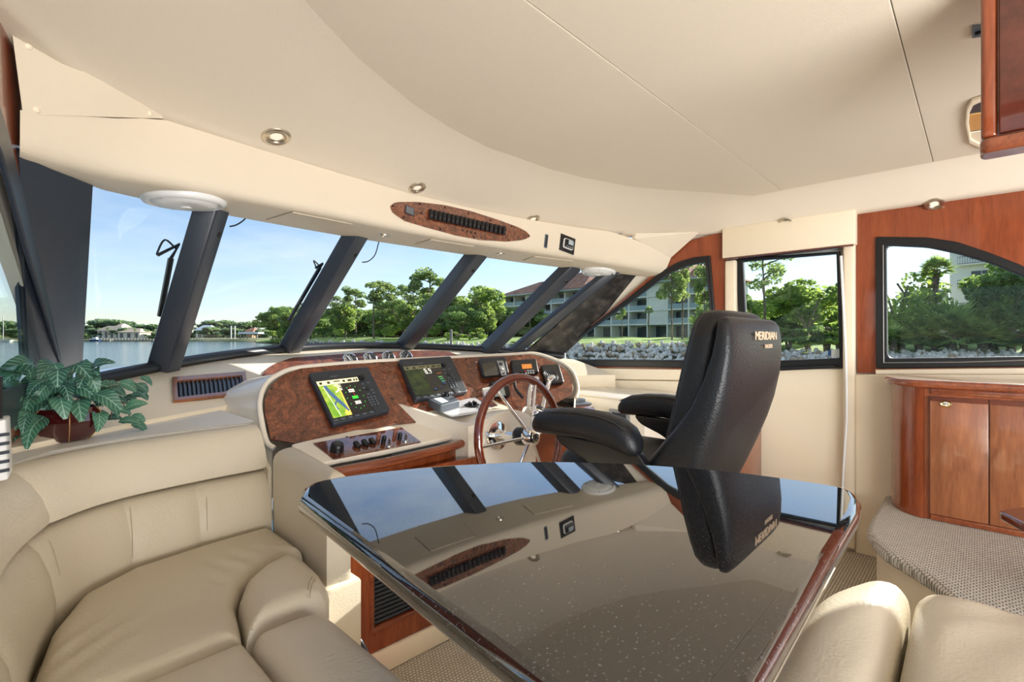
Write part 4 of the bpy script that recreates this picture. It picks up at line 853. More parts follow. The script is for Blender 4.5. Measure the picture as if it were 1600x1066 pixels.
# wood-framed air vent
p, n, tx = dash_at(328, 607)
vn = thing('air_vent', p, 'cherry-framed dash vent with upright black vanes below the windshield', 'vent')
def on(px, py, off=0): return atP(px, py, p+n*off, n)
vo = [(268, 593), (383, 583.5), (387, 617), (270, 631)]; vi = [(275, 599), (377, 590), (380, 612), (277, 625)]
pplate('vent_frame', [vo, vi], p, n, tx, .012, M_['cherry_door'], vn, bev=.003, off=.002)
pplate('vent_back', [vo], p, n, tx, .002, M_['bplastic'], vn, off=.001)
for k in range(15):
    f = (k+.5)/15; a = V(vi[0]).lerp(V(vi[1]), f); b = V(vi[3]).lerp(V(vi[2]), f); A = on(a.x, a.y, .005); B = on(b.x, b.y, .005); w = tx*.002; nn = (n+tx*.5).normalized()*.009
    hexa('vane', [A-w, A+w, A+w+nn, A-w+nn, B-w, B+w, B+w+nn, B-w+nn], M_['plastic'], vn)
# upper burl strip with four gauges
top = [(402, 606), (404, 597), (413, 582), (430, 570), (456, 561), (523, 556), (561, 553), (650, 549.5), (699, 550.5), (716, 556.5)]
bot = [(403, 612), (408, 612), (418, 606), (434, 597), (458, 590), (523, 580), (561, 575), (650, 566), (699, 561), (717, 558)]
tr_ = resample([V((x, y, 0)) for x, y in top], 40); br_ = resample([V((x, y, 0)) for x, y in bot], 40)
rows = []
for f in (0, .33, .66, 1):
    r = []
    for a, b in zip(tr_, br_): q = a.lerp(b, f); d_, nn, _ = dash_at(q.x, q.y); r.append(d_+nn*.008)
    rows.append(r)
strip = thing('gauge_strip', rows[0][20], 'long walnut burl strip with four gauges behind the console hood', 'panel')
burl_m = burl('satin_walnut_burl'); burl_m.node_tree.nodes['Principled BSDF'].inputs['Coat Weight'].default_value = .05; burl_m.node_tree.nodes['Principled BSDF'].inputs['Roughness'].default_value = .6
loft('burl_strip', rows, burl_m, strip, smooth=60, thick=-.006)
dialm = simple('gauge_face', srgb(78, 84, 92), .4)
for i, (x, y) in enumerate(((546, 566), (577.5, 564), (606, 562.5), (633.5, 561))):
    d_, nn, t_ = dash_at(x, y); g = thing('gauge', d_, 'chrome-rimmed round gauge on the upper burl strip, %s from the left' % ('first', 'second', 'third', 'fourth')[i], 'gauge', 'gauges on the upper strip')
    nn2 = V((nn.x, nn.y, .12)).normalized(); Mg = frame(d_+nn*.014+V((0, 0, -.004)), t_, nn2); R = .047
    lathe('rim', [(R*.86, .003), (R*.88, .012), (R, .010), (R*1.05, .002), (R*1.05, 0)], M_['chrome'], g, Mg, n=28); lathe('dial', [(0, .005), (R*.88, .004)], dialm, g, Mg, n=28)
    box('needle', (0, R*.3, .008), (.003, R*.6, .002), M_['white'], g, Mg @ Matrix.Rotation(.5-i*.4, 4, 'Z'), bev=0)
    for k in range(9):
        a = math.radians(-45+k*33.75); box('tick', (R*.72*math.cos(a), R*.72*math.sin(a), .006), (.006, .002, .001), M_['white'], g, Mg, bev=0)
# ---- instrument binnacle: three burl facets, cream hood
B0 = V((.66, 1.84, .84)); f1x = V((.52, -.06, 0)); n1 = f1x.cross(V((.03, .22, .21))).normalized()
n1 = n1 if n1.y < 0 else -n1
Pt = atP(590, 567.5, B0, n1); Pb = atP(621, 663, B0, n1); T2 = atY(720, 561, 2.05)
n2 = (T2-Pt).cross(Pb-Pt).normalized(); n2 = n2 if n2.y < 0 else -n2
P23 = atP(760, 652, T2, n2); T3 = atX(870, 569, 2.3); n3 = (T3-T2).cross(P23-T2).normalized(); n3 = n3 if n3.y < 0 else -n3
FC = {1: (B0, n1), 2: (Pt, n2), 3: (T2, n3)}
con = thing('helm_console', (1.5, 1.9, .0), 'cream helm console wrapping the wheel with three walnut burl instrument facets', 'console')
o1 = [(423, 688), (413, 648), (413, 627), (422, 605), (441, 589), (468, 578), (540, 571), (590, 567.5), (621, 663), (477, 698)]
o2 = [(590, 567.5), (660, 563.8), (720, 561), (760, 652), (621, 664)]
o3 = [(720, 561), (800, 557), (828, 555), (846, 559.5), (870, 569), (885, 581), (893, 595), (895, 608), (893, 618), (849, 640), (760, 656)]
def fp(x, y, k, off): return atP(x, y, FC[k][0]+FC[k][1]*off, FC[k][1])
def facet(o, k): return pplate('burl_panel', [o], FC[k][0], FC[k][1], (1, 0, 0), .008, M_['burl'], con, bev=.001, off=-.004)
facet(o1, 1); facet(o2, 2); facet(o3, 3)
for x, y, k in ((470, 581, 1), (541, 573, 1), (424, 609, 1), (428, 685, 1), (585, 569, 1), (611, 624, 1), (617, 660, 1), (556, 676, 1), (597, 569, 2), (614, 625, 2), (640, 566, 2), (714, 563, 2), (741, 611, 2), (728, 563, 3), (745, 612, 3), (776, 559.5, 3), (829, 558, 3), (871, 571, 3), (890, 612, 3)):
    lathe('panel_screw', [(0, .002), (.003, .002), (.0045, 0)], M_['bplastic'], con, frame(atP(x, y, *FC[k])+FC[k][1]*.004, (1, 0, 0), FC[k][1]), n=8)
lip = [(428, 701, 1), (416, 690, 1), (408, 655, 1), (406, 627, 1), (415, 601, 1), (436, 585, 1), (466, 575, 1), (540, 568, 1), (588, 564.8, 1), (660, 561, 2), (720, 558.2, 2), (800, 554, 3), (830, 552.3, 3), (850, 556, 3), (876, 566, 3), (892, 578, 3), (900, 593, 3), (903, 610, 3), (900, 622, 3)]
L3 = spline([atP(x, y, *FC[k]) for x, y, k in lip], 5)
tube('hood_lip', L3, .0105, M_['gel'], con, n=8)
cen = sum(L3, V((0, 0, 0)))/len(L3)
back = []
for p_ in L3: o_ = p_+V((p_.x-cen.x, 0, 0))*.10+V((0, .34, -.05)); back.append(V((o_.x, max(p_.y+.02, min(o_.y, dash_y(o_.x, .96))), o_.z)))
loft('hood', [[p_+V((0, .002, 0)) for p_ in L3], [a.lerp(b, .5)+V((0, 0, -.004)) for a, b in zip(L3, back)], back, [V((p_.x, p_.y+.02, .6)) for p_ in back]], M_['gel'], con, smooth=50)
loft('console_back', [[p_+V((0, .012, -.006)) for p_ in L3], [V((p_.x, p_.y+.03, .55)) for p_ in L3]], M_['gel'], con)
# left switch pod
pp0 = V((1.0, 1.57, .765)); pnn = V((0, -.065, .21)).normalized()
podo = [(455, 702), (477, 696.5), (620, 664), (674, 661), (716, 682.5), (700, 690.5), (661, 699), (598, 713), (528, 726), (505, 732), (470, 735), (450, 725)]
pod = pplate('switch_pod', [podo], pp0, pnn, (1, 0, 0), .02, M_['gel'], con, bev=.006, off=-.02)
fe = spline([atP(x, y, pp0, pnn) for x, y in ((722, 685), (700, 692), (661, 701), (598, 715), (528, 728), (500, 736))], 5)
tube('wood_rim', [q+V((0, -.004, -.02)) for q in fe], .018, M_['cherry_h'], con, n=10)
cab = thing('helm_cabinet', (1.1, 1.62, 0), 'cherry cabinet below the switch pod with a louvred black grille', 'cabinet')
fe2 = [q+V((0, .02, -.03)) for q in fe]
loft('carcass', [fe2, [V((q.x, q.y, .08)) for q in fe2]], M_['cherry'], cab, smooth=40)
hexa('carcass_side', [(fe2[0].x, fe2[0].y, .0), (fe2[0].x+.03, fe2[0].y, .0), (fe2[0].x+.03, 2.1, .0), (fe2[0].x, 2.1, .0), (fe2[0].x, fe2[0].y, .73), (fe2[0].x+.03, fe2[0].y, .73), (fe2[0].x+.03, 2.1, .78), (fe2[0].x, 2.1, .78)], M_['cherry'], cab)
a, b = V((.70, 1.585, 0)), V((1.40, 1.545, 0)); gu = (b-a).normalized(); gn = V((gu.y, -gu.x, 0))
Mg = frame(a, gu, gn); Mgi = Mg.inverted()
def G2(px, py, off=0): q = atP(px, py, a+gn*off, gn); r = Mgi @ q; return (r.x, r.y)
go = [(556, 850), (760, 850), (760, 945), (594, 1012), (565, 1024)]
gl = [G2(*q) for q in go]
x0 = G2(575, 905)[0]; x1 = .66; z0 = G2(597, 975)[1]; z1 = .60
plate('front_frame', [[(0.0, .085), (.70, .085), (.70, .70), (0.0, .70)], [(x0, z0), (x1, z0), (x1, z1), (x0, z1)]], .02, M_['cherry'], cab, Mg, bev=.003)
plate('inner_frame', [[(x0-.002, z0-.002), (x1, z0-.002), (x1, z1), (x0-.002, z1)], [(x0+.012, z0+.012), (x1-.012, z0+.012), (x1-.012, z1-.012), (x0+.012, z1-.012)]], .026, M_['cherry_h'], cab, Mg, bev=.003)
plate('grille_back', [[(x0, z0), (x1, z0), (x1, z1), (x0, z1)]], .004, M_['bplastic'], cab, Mg)
nsl = 26
for k in range(nsl):
    z = z0+.015+(z1-z0-.03)*(k+.5)/nsl; h = (z1-z0-.03)/nsl*.72
    box('slat', ((x0+x1)/2, z, .012), (x1-x0-.03, h, .008), M_['plastic'], cab, Mg @ T((0, 0, 0)), bev=.002, seg=1)
hexa('baseboard_helm', [a+gn*.03+V((-.1, 0, 0)), b+gn*.03+V((.35, -.02, 0)), b+V((.35, .1, 0)), a+V((-.1, .1, 0)), a+gn*.03+V((-.1, 0, .082)), b+gn*.03+V((.35, -.02, .082)), b+V((.35, .1, .082)), a+V((-.1, .1, .082))], M_['cream'], None, .01, kind='structure')
# switch plate
swp = thing('switch_plate', atP(570, 693, pp0, pnn), 'glossy burl switch plate with knobs and keys left of the wheel', 'switch panel')
glossb = burl('mirror_gloss_burl'); gb_ = glossb.node_tree.nodes['Principled BSDF']; gb_.inputs['Roughness'].default_value = .06; gb_.inputs['IOR'].default_value = 2.0; gb_.inputs['Coat Weight'].default_value = 1
pplate('plate', [[(489, 694), (627, 669), (658, 692), (521, 719)]], pp0, pnn, (1, 0, 0), .004, glossb, swp, bev=.001, rnd=.004)
def onpod(x, y): return frame(atP(x, y, pp0+pnn*.004, pnn), (1, 0, 0), pnn)
lathe('rotary_knob', [(0, .03), (.016, .03), (.021, .026), (.024, .012), (.024, 0)], M_['bplastic'], swp, onpod(526, 704), n=24)
tag(lathe('knob_cap', [(0, .032), (.010, .0315), (.012, .03)], M_['plastic'], swp, onpod(526, 704), n=20), 'grey cap')
for x, y in ((557, 698), (569.5, 695), (581, 692.5)): box('rocker_switch', (0, 0, .008), (.019, .034, .016), M_['bplastic'], swp, onpod(x, y) @ Matrix.Rotation(.15, 4, 'X'), bev=.005)
cop = simple('copper_brown_button', srgb(150, 96, 78), .35)
for x, y, m in ((591, 686, cop), (617, 681, cop), (599, 691, M_['bplastic']), (624, 686, M_['bplastic'])): lathe('push_button', [(0, .026), (.007, .025), (.009, .021), (.009, 0)], m, swp, onpod(x, y), n=16)
for x, y in ((542, 683), (627, 671), (589, 704), (654, 692)): lathe('panel_screw', [(0, .0025), (.0035, .002), (.0045, 0)], M_['bplastic'], swp, onpod(x, y), n=8)
for i, (x, y) in enumerate(((607, 699), (633, 691))):
    k = thing('ignition_key', onpod(x, y).translation, 'steel ignition key standing in its lock, %s' % ('left one beside the rocker switches' if i == 0 else 'right one at the end of the switch plate'), 'key')
    Mk = onpod(x, y); lathe('lock', [(0, .008), (.008, .008), (.010, .004), (.010, 0)], M_['chrome'], k, Mk, n=14); box('bow', (0, 0, .022), (.004, .016, .028), M_['steel'], k, Mk, bev=.002)
    tube('key_ring', [Mk @ V((.012*math.cos(t)+.010, -.012+.012*math.sin(t), .006+.003*math.sin(3*t))) for t in [j*PI/8 for j in range(16)]], .0012, M_['chrome'], k, n=5, closed=True)
# centre pod that carries the wheel
fr_ = [(1.367, .826), (1.387, .830), (1.42, .834), (1.52, .858), (1.60, .868), (1.68, .862), (1.75, .838), (1.80, .802)]
bk = [fp(x, y, k, -.012) for x, y, k in ((612, 628, 1), (621, 629.5, 1), (634, 641, 2), (662, 640, 2), (697, 632, 2), (727, 625, 2), (741, 620, 2), (748, 614, 2))]
rows = [[V((x, 1.548, .0)) for x, z in fr_], [V((x, 1.55, z-.012)) for x, z in fr_], [V((x, 1.556, z-.003)) for x, z in fr_], [V((x, 1.57, z)) for x, z in fr_]]
for t in (.12, .25, .4, .55, .7, .85, 1.0): rows.append([V((a_[0]+(b_.x-a_[0])*t, 1.57+(b_.y-1.57)*t, a_[1]+(b_.z-a_[1])*t-(.016*math.sin(t*PI) if 1 < i < 7 else 0))) for i, (a_, b_) in enumerate(zip(fr_, bk))])
rows = [[V((r[0].x, r[0].y, 0))]+r+[V((r[-1].x, r[-1].y, 0))] for r in rows]
loft('wheel_pod', rows, M_['gel'], con, smooth=38)
# right pod
hexa('right_pod', [(1.80, 1.585, 0), (2.27, 1.53, 0), (2.27, 1.97, 0), (1.80, 2.0, 0), (1.80, 1.585, .785), (2.27, 1.53, .785), (2.27, 1.97, .83), (1.80, 2.0, .85)], M_['gel'], con, .008)
rp0 = V((2.1, 1.55, .785)); rpn = V((0, -.1, 1)).normalized()
pplate('pod_burl', [[(862, 640), (893, 612), (930, 640), (905, 665), (862, 680)]], rp0, rpn, (1, 0, 0), .004, M_['burl'], con, off=.0)
tube('wood_rim', [V((1.80, 1.575, .765)), V((2.05, 1.55, .765)), V((2.27, 1.52, .765))], .02, M_['cherry_h'], con, n=10)
hexa('pod_door', [(1.81, 1.57, .08), (2.25, 1.515, .08), (2.25, 1.53, .08), (1.81, 1.59, .08), (1.81, 1.57, .74), (2.25, 1.515, .74), (2.25, 1.53, .74), (1.81, 1.59, .74)], M_['veneer'], con)
sb = thing('side_box', (2.8, 1.65, 0), 'cream moulded box right of the helm with a small grey display in its side', 'side box')
hexa('body', [(2.54, 1.375, 0), (3.06, 1.375, 0), (3.0, 1.98, 0), (2.56, 1.98, 0), (2.54, 1.375, .83), (3.06, 1.375, .83), (3.0, 1.98, .84), (2.56, 1.98, .84)], M_['gel'], sb, .008)
hexa('lip', [(2.53, 1.37, .825), (3.08, 1.37, .825), (3.0, 1.99, .835), (2.55, 1.99, .835), (2.53, 1.37, .838), (3.08, 1.37, .838), (3.0, 1.99, .848), (2.55, 1.99, .848)], M_['gel'], sb, .005)
sbn = V((-1, -.033, 0)).normalized(); sb0 = V((2.54, 1.5, .6))
pplate('bezel', [[(952, 638.5), (984, 642.5), (985, 664), (953, 659)]], sb0, sbn, (0, -1, 0), .006, M_['grey'], sb, bev=.002, rnd=.006)
pplate('display', [[(956.5, 644), (978, 647), (978.5, 658.5), (957, 655)]], sb0, sbn, (0, -1, 0), .002, M_['plastic'], sb, off=.006)
lk = thing('starboard_locker', (3.0, 1.2, 0), 'red cherry locker below the triangular window, behind the helm chair', 'locker')
hexa('carcass', [(2.82, .98, .02), (3.28, .98, .02), (3.22, 1.36, .02), (2.82, 1.36, .02), (2.82, .98, .68), (3.28, .98, .68), (3.22, 1.36, .68), (2.82, 1.36, .68)], M_['veneer'], lk, .006)
hexa('door', [(2.806, 1.0, .06), (2.82, 1.0, .06), (2.82, 1.34, .06), (2.806, 1.34, .06), (2.806, 1.0, .65), (2.82, 1.0, .65), (2.82, 1.34, .65), (2.806, 1.34, .65)], M_['veneer'], lk, .004)
# cream ledges under the triangular window
led = thing('window_ledge', atP(980, 600, wf0, wfn), 'cream stepped ledge under the triangular window', 'ledge')
def ledge(nm, pts, th, m=M_['cream']): return pplate(nm, [pts], wf0, wfn, wfu, th, m, led, bev=.004)
ledge('upper_band', [(848, 574), (1128, 578), (1128, 594), (880, 591)], .05); b2 = ledge('lower_band', [(880, 592), (1128, 596), (1128, 613), (884, 609)], .075)
for x in (906, 1004, 1080): lathe('screw_cover', [(0, .004), (.007, .003), (.009, 0)], M_['cream'], led, frame(atP(x, 603, wf0+wfn*.075, wfn), wfu, wfn), n=14)
ledge('wood_strip', [(968, 613), (1060, 614), (1060, 632), (968, 626)], .02, M_['veneer'])
# ---- electronics on the facets
def equip(name, label, cat, q, k, th, mat, rnd=.01, group=None):
    c = sum((atP(x, y, *FC[k]) for x, y in q), V((0, 0, 0)))/len(q); t = thing(name, c, label, cat, group)
    pplate('housing', [q], FC[k][0], FC[k][1], (1, 0, 0), th, mat, t, bev=min(.006, th*.35), off=.003, rnd=rnd); return t
def face(nm, t, q, k, off, th, mat, rnd=0, kind=None): return pplate(nm, [q], FC[k][0], FC[k][1], (1, 0, 0), th, mat, t, off=off, rnd=rnd, kind=kind)
def bil(Q, u, v): a = V(Q[0]).lerp(V(Q[1]), u); b = V(Q[3]).lerp(V(Q[2]), u); c = a.lerp(b, v); return (c.x, c.y)
def screenm(n, c, es): return simple(n, c, .25, emit=c, es=es, coat=.4)
map_g = noisecol('chart_land', srgb(110, 176, 52), srgb(196, 216, 84), 22, .4, detail=4); b_ = map_g.node_tree.nodes['Principled BSDF']
map_g.node_tree.links.new(b_.inputs['Base Color'].links[0].from_socket, b_.inputs['Emission Color']); b_.inputs['Emission Strength'].default_value = .3
DISP = [('left', [(480, 590), (572, 580), (607, 648), (518, 671)], [(494, 597), (558, 589.5), (582.5, 641), (521, 654)], 1), ('right', [(620, 567.8), (700, 562.5), (727, 618), (646, 632)], [(630, 573.4), (688, 569), (706, 612), (649.5, 618.5)], 2)]
for nm_, Q_, S_, k in DISP:
    lit = nm_ == 'left'
    t = equip('chart_plotter', 'dark grey chart plotter with a bright green map, left display of the console' if lit else 'dark grey chart plotter with a dim dark screen reading 8.9, middle of the console', 'display', Q_, k, .03, M_['plastic'], .012, 'large chart plotters')
    off = .034; s = bil
    face('screen', t, [s(S_, -.03, -.03), s(S_, 1.02, -.03), s(S_, 1.02, 1.02), s(S_, -.03, 1.02)], k, .0325, .001, screenm('screen_black_'+nm_, srgb(16, 20, 24), .4))
    hb_ = face('header_bar', t, [s(S_, 0, 0), s(S_, 1, 0), s(S_, 1, .12), s(S_, 0, .12)], k, off, .0008, screenm('bar_'+nm_, srgb(250, 240, 190) if lit else srgb(110, 112, 84), .7 if lit else .25))
    ink = simple('ink_'+nm_, srgb(60, 56, 40), .6)
    for j, (u0, u1) in enumerate(((.05, .12), (.24, .31), (.4, .56), (.62, .68), (.74, .84), (.88, .92), (.94, .98))):
        face('readout', t, [s(S_, u0, .03), s(S_, u1, .03), s(S_, u1, .09 if j != 2 else .06), s(S_, u0, .09 if j != 2 else .06)], k, off+.001, .0004, ink)
    if lit:
        face('chart', t, [s(S_, 0, .12), s(S_, .48, .12), s(S_, .48, 1), s(S_, 0, 1)], k, off, .0008, map_g)
        yel = screenm('chart_shallow', srgb(236, 214, 96), .5); blu = screenm('chart_river', srgb(70, 108, 150), .45); whi = screenm('chart_line', srgb(236, 240, 220), .6)
        face('shallows', t, [s(S_, .44, .12), s(S_, .48, .12), s(S_, .48, 1), s(S_, .36, 1), s(S_, .33, .92), s(S_, .44, .75)], k, off+.001, .0004, yel)
        face('river', t, [s(S_, u, v) for u, v in ((.11, .13), (.19, .13), (.24, .3), (.33, .5), (.42, .68), (.47, .86), (.44, .9), (.37, .76), (.26, .56), (.17, .36))], k, off+.0015, .0004, blu)
        face('creek', t, [s(S_, u, v) for u, v in ((.24, .56), (.28, .58), (.2, .68), (.24, .8), (.2, .8), (.16, .68))], k, off+.0015, .0004, blu)
        face('course_line', t, [s(S_, u, v) for u, v in ((.1, .16), (.115, .16), (.22, .98), (.2, .98))], k, off+.002, .0004, whi)
        face('shoreline', t, [s(S_, u, v) for u, v in ((.36, .14), (.46, .14), (.46, .3), (.34, .36), (.33, .33), (.43, .27), (.43, .17), (.36, .17))], k, off+.0015, .0004, whi)
        for u in (.5,):
            for v in (.15, .19, .24, .28): face('menu_line', t, [s(S_, u-.03, v), s(S_, u+.03, v), s(S_, u+.03, v+.02), s(S_, u-.03, v+.02)], k, off+.001, .0004, whi)
        gre = screenm('green_mark', srgb(60, 210, 60), .9)
        for j in range(12):
            a = j*PI/6; u = .745+.2*math.cos(a); v = .55+.33*math.sin(a); face('range_mark', t, [s(S_, u-.008, v-.01), s(S_, u+.008, v-.01), s(S_, u+.008, v+.01), s(S_, u-.008, v+.01)], k, off+.001, .0004, gre)
        for u, v, m in ((.72, .33, whi), (.72, .38, whi), (.74, .53, gre), (.74, .57, gre), (.75, .68, whi), (.75, .73, whi)): face('caption', t, [s(S_, u-.07, v-.018), s(S_, u+.07, v-.018), s(S_, u+.07, v+.018), s(S_, u-.07, v+.018)], k, off+.001, .0004, m)
        face('heading_line', t, [s(S_, u, v) for u, v in ((.7, .2), (.705, .2), (.76, .52), (.75, .52))], k, off+.001, .0004, screenm('red_line', srgb(190, 60, 50), .6))
    else:
        dkm = noisecol('dim_chart', srgb(22, 44, 34), srgb(70, 88, 46), 26, .3); face('chart', t, [s(S_, 0, .12), s(S_, .46, .12), s(S_, .5, 1), s(S_, 0, 1)], k, off, .0008, dkm)
        p_ = fp(*s(S_, .60, .22), k, .0375); Mt = frame(p_, fp(*s(S_, .72, .22), k, .0375)-p_, FC[k][1]); text('depth_digits', '8.9', .05, screenm('digits', srgb(226, 228, 214), .6), t, Mt, sx=.75)
        for u, v, w, h, c in ((.86, .3, .12, .03, (150, 84, 40)), (.86, .42, .12, .05, (90, 150, 90)), (.87, .5, .11, .04, (70, 160, 110)), (.89, .58, .1, .05, (60, 140, 120)), (.9, .66, .08, .05, (30, 60, 110)), (.6, .82, .06, .05, (40, 80, 130)), (.78, .78, .05, .03, (40, 70, 120))):
            face('echo_band', t, [s(S_, u-w/2, v), s(S_, u+w/2, v), s(S_, u+w/2, v+h), s(S_, u-w/2, v+h)], k, off+.001, .0004, screenm('echo%d' % (u*100+v*10), srgb(*c), .35))
    def kn(u, v): p_ = fp(*bil(Q_, u, v), k, .033); return frame(p_, fp(*bil(Q_, u+.1, v), k, .033)-p_, FC[k][1])
    lathe('rotary_knob', [(0, .014), (.009, .014), (.012, .010), (.013, 0)], M_['bplastic'], t, kn(.865, .14), n=18)
    for j in range(6): box('soft_key', (0, 0, .002), (.018, .008, .004), M_['plastic_l'], t, kn(.13+j*.125, .87), bev=.0015)
    for j in range(3):
        for i in range(4): box('number_key', (0, 0, .002), (.009, .008, .004), M_['plastic_l'], t, kn(.81+j*.055, .57+i*.055), bev=.0015)
    for u, v in ((.83, .27), (.93, .26), (.82, .36), (.93, .43), (.84, .5), (.94, .49)): box('function_key', (0, 0, .002), (.013, .007, .004), M_['plastic_l'], t, kn(u, v), bev=.0015)
    lathe('cursor_pad', [(0, .003), (.010, .003), (.012, 0)], M_['bplastic'], t, kn(.87, .38), n=16)
    box('card_door', (0, 0, .0015), (.036, .03, .003), M_['plastic'], t, kn(.88, .84), bev=.001); box('maker_strip', (0, 0, .0005), (.03, .005, .001), M_['plastic_l'], t, kn(.44, .035), bev=0)
t = equip('small_plotter', 'small dark plotter with a blank screen and silver key panel, right of the middle display', 'display', [(746, 565.5), (787, 562.5), (793, 588), (752, 592)], 3, .03, M_['plastic'], .012)
S_ = [(746, 565.5), (787, 562.5), (793, 588), (752, 592)]
face('screen', t, [bil(S_, .15, .12), bil(S_, .67, .1), bil(S_, .68, .88), bil(S_, .15, .88)], 3, .034, .001, simple('blank_screen', srgb(74, 72, 66), .2)); face('key_panel', t, [bil(S_, .72, .03), bil(S_, .97, .06), bil(S_, .98, .92), bil(S_, .78, .95), bil(S_, .76, .5)], 3, .034, .002, M_['grey'], .003)
Mk = frame(fp(*bil(S_, .86, .24), 3, .036), (1, 0, 0), FC[3][1]); lathe('cursor_pad', [(0, .003), (.010, .003), (.012, 0)], M_['plastic'], t, Mk, n=16); Mk = frame(fp(*bil(S_, .87, .55), 3, .036), (1, 0, 0), FC[3][1]); box('key', (0, 0, .002), (.014, .014, .004), M_['white'], t, Mk @ Matrix.Rotation(.6, 4, 'Z'), bev=.001); Mk = frame(fp(*bil(S_, .88, .82), 3, .036), (1, 0, 0), FC[3][1]); box('key', (0, 0, .002), (.014, .008, .004), M_['plastic'], t, Mk, bev=.001)
S_ = [(796, 568), (835, 566), (839.5, 586.5), (799.5, 589.5)]; t = equip('marine_radio', 'black marine radio with an orange screen on the right burl facet', 'radio', S_, 3, .03, M_['bplastic'], .006)
face('screen', t, [bil(S_, .47, .12), bil(S_, .86, .12), bil(S_, .86, .46), bil(S_, .47, .46)], 3, .034, .001, simple('amber_screen', srgb(196, 124, 54), .3, emit=srgb(196, 124, 54), es=.35))
for i in range(2):
    for j in range(4): face('key', t, [bil(S_, .54+j*.1, .58+i*.17), bil(S_, .61+j*.1, .58+i*.17), bil(S_, .61+j*.1, .69+i*.17), bil(S_, .54+j*.1, .69+i*.17)], 3, .034, .002, M_['grey'] if (i, j) != (0, 0) else simple('red_key', srgb(150, 40, 40), .4))
Mk = frame(fp(*bil(S_, .40, .75), 3, .034), (1, 0, 0), FC[3][1]); lathe('knob', [(0, .012), (.008, .012), (.010, 0)], M_['bplastic'], t, Mk, n=14)
for i in range(7): face('grille_slot', t, [bil(S_, .08, .15+i*.09), bil(S_, .38, .15+i*.09), bil(S_, .38, .18+i*.09), bil(S_, .08, .18+i*.09)], 3, .034, .001, M_['plastic'])
c0 = atP(799, 575, *FC[3])+FC[3][1]*.02; c1 = atP(801, 600, *FC[3])+FC[3][1]*.03; c2 = atP(812, 632, *FC[3])+FC[3][1]*.05
tag(tube('radio_cord', spline([c0, c1, atP(802, 615, *FC[3])+FC[3][1]*.04, c2], 6), .008, M_['bplastic'], None, n=7), 'black microphone cord hanging below the marine radio', 'cord')
S_ = [(843, 575), (871, 573), (879.5, 602), (850, 604.5)]; t = equip('console_speaker', 'square black speaker at the right end of the burl console', 'speaker', S_, 3, .025, M_['bplastic'], .014)
Mk = frame(fp(*bil(S_, .5, .45), 3, .028), (1, 0, 0), FC[3][1])
for r_ in (.012, .022, .032, .042): lathe('grille_ring', [(r_-.003, 0), (r_, .0025), (r_+.003, 0)], M_['plastic'], t, Mk, n=24)
S_ = [(763, 602), (789, 599), (796, 622), (768, 626)]; t = equip('round_gauge', 'small digital depth gauge partly hidden by the wheel rim', 'gauge', S_, 3, .03, M_['bplastic'], .01)
face('screen', t, [bil(S_, .22, .2), bil(S_, .85, .18), bil(S_, .85, .8), bil(S_, .22, .8)], 3, .034, .001, simple('lcd', srgb(128, 136, 132), .3))
p_ = fp(*bil(S_, .45, .38), 3, .036); text('digits', '8.9', .022, M_['bplastic'], t, frame(p_, fp(*bil(S_, .6, .38), 3, .036)-p_, FC[3][1]), sx=.8)
tube('bezel', [fp(*bil(S_, .12, .1+j*.2), 3, .036) for j in range(5)], .004, M_['chrome'], t, n=6)
t = thing('wedge_holder', atP(759, 617, *FC[3]), 'white holder with a blue triangle beside the round gauge', 'holder'); face('body', t, [(752, 611), (766, 608), (769, 622), (756, 624)], 3, .01, .02, M_['white'], .004); face('triangle_mark', t, [(759.5, 613), (768, 621), (760, 619)], 3, .0305, .001, simple('blue_mark', srgb(40, 96, 190), .4))
# on the wheel pod: sonar remote, joystick, throttle
tA = fp(668, 639, 2, 0); tB = fp(738, 622, 2, 0); tC = V((1.58, 1.60, .858)); tpn = (tB-tA).cross(tC-tA).normalized(); tpn = tpn if tpn.z > 0 else -tpn; tp0 = tA+tpn*.0
cp_ = pplate('control_plate', [[(672, 636), (752, 619), (776, 634), (738, 647), (705, 652)]], tp0, tpn, (1, 0, 0), .004, simple('pale_plate', srgb(222, 224, 230), .15, coat=.6), con, off=-.001, rnd=.01)
pplate('plate_burl_edge', [[(742, 620), (755, 617), (778, 634), (768, 637)]], tp0, tpn, (1, 0, 0), .002, M_['burl'], con, off=.0035)
RQ = [(662, 632), (700, 625), (718, 637), (688, 646)]
rc = thing('autopilot_control', atP(690, 636, tp0, tpn), 'slate grey control box with a pale screen and knob below the middle display', 'control')
pplate('housing', [RQ], tp0, tpn, (1, 0, 0), .035, M_['plastic_l'], rc, bev=.004, off=.003, rnd=.008)
RT = tp0+tpn*.0385
def rt(u, v):
    P = [atP(x, y, tp0+tpn*.003, tpn)+tpn*.0352 for x, y in RQ]; return P[0].lerp(P[1], u).lerp(P[3].lerp(P[2], u), v)
mo('screen', [rt(.2, .3), rt(.52, .3), rt(.52, .85), rt(.2, .85)], [(0, 1, 2, 3)], simple('pale_lcd', srgb(226, 234, 236), .2, emit=srgb(226, 234, 236), es=.3), rc)
lathe('knob', [(0, .018), (.012, .018), (.015, .012), (.016, 0)], M_['bplastic'], rc, frame(rt(.78, .3), (1, 0, 0), tpn), n=18)
for i in range(3): box('key', (0, 0, .0015), (.012, .006, .003), M_['plastic'], rc, frame(rt(.72+i*.1, .7), (1, 0, 0), tpn), bev=.001)
js = thing('trim_control', atP(738, 634, tp0, tpn), 'black round trim control with chrome toggles on the pale plate', 'control'); Mj = frame(atP(738, 634, tp0+tpn*.003, tpn), (1, 0, 0), tpn)
lathe('base', [(0, .006), (.034, .006), (.038, .002), (.038, 0)], M_['bplastic'], js, Mj, n=24)
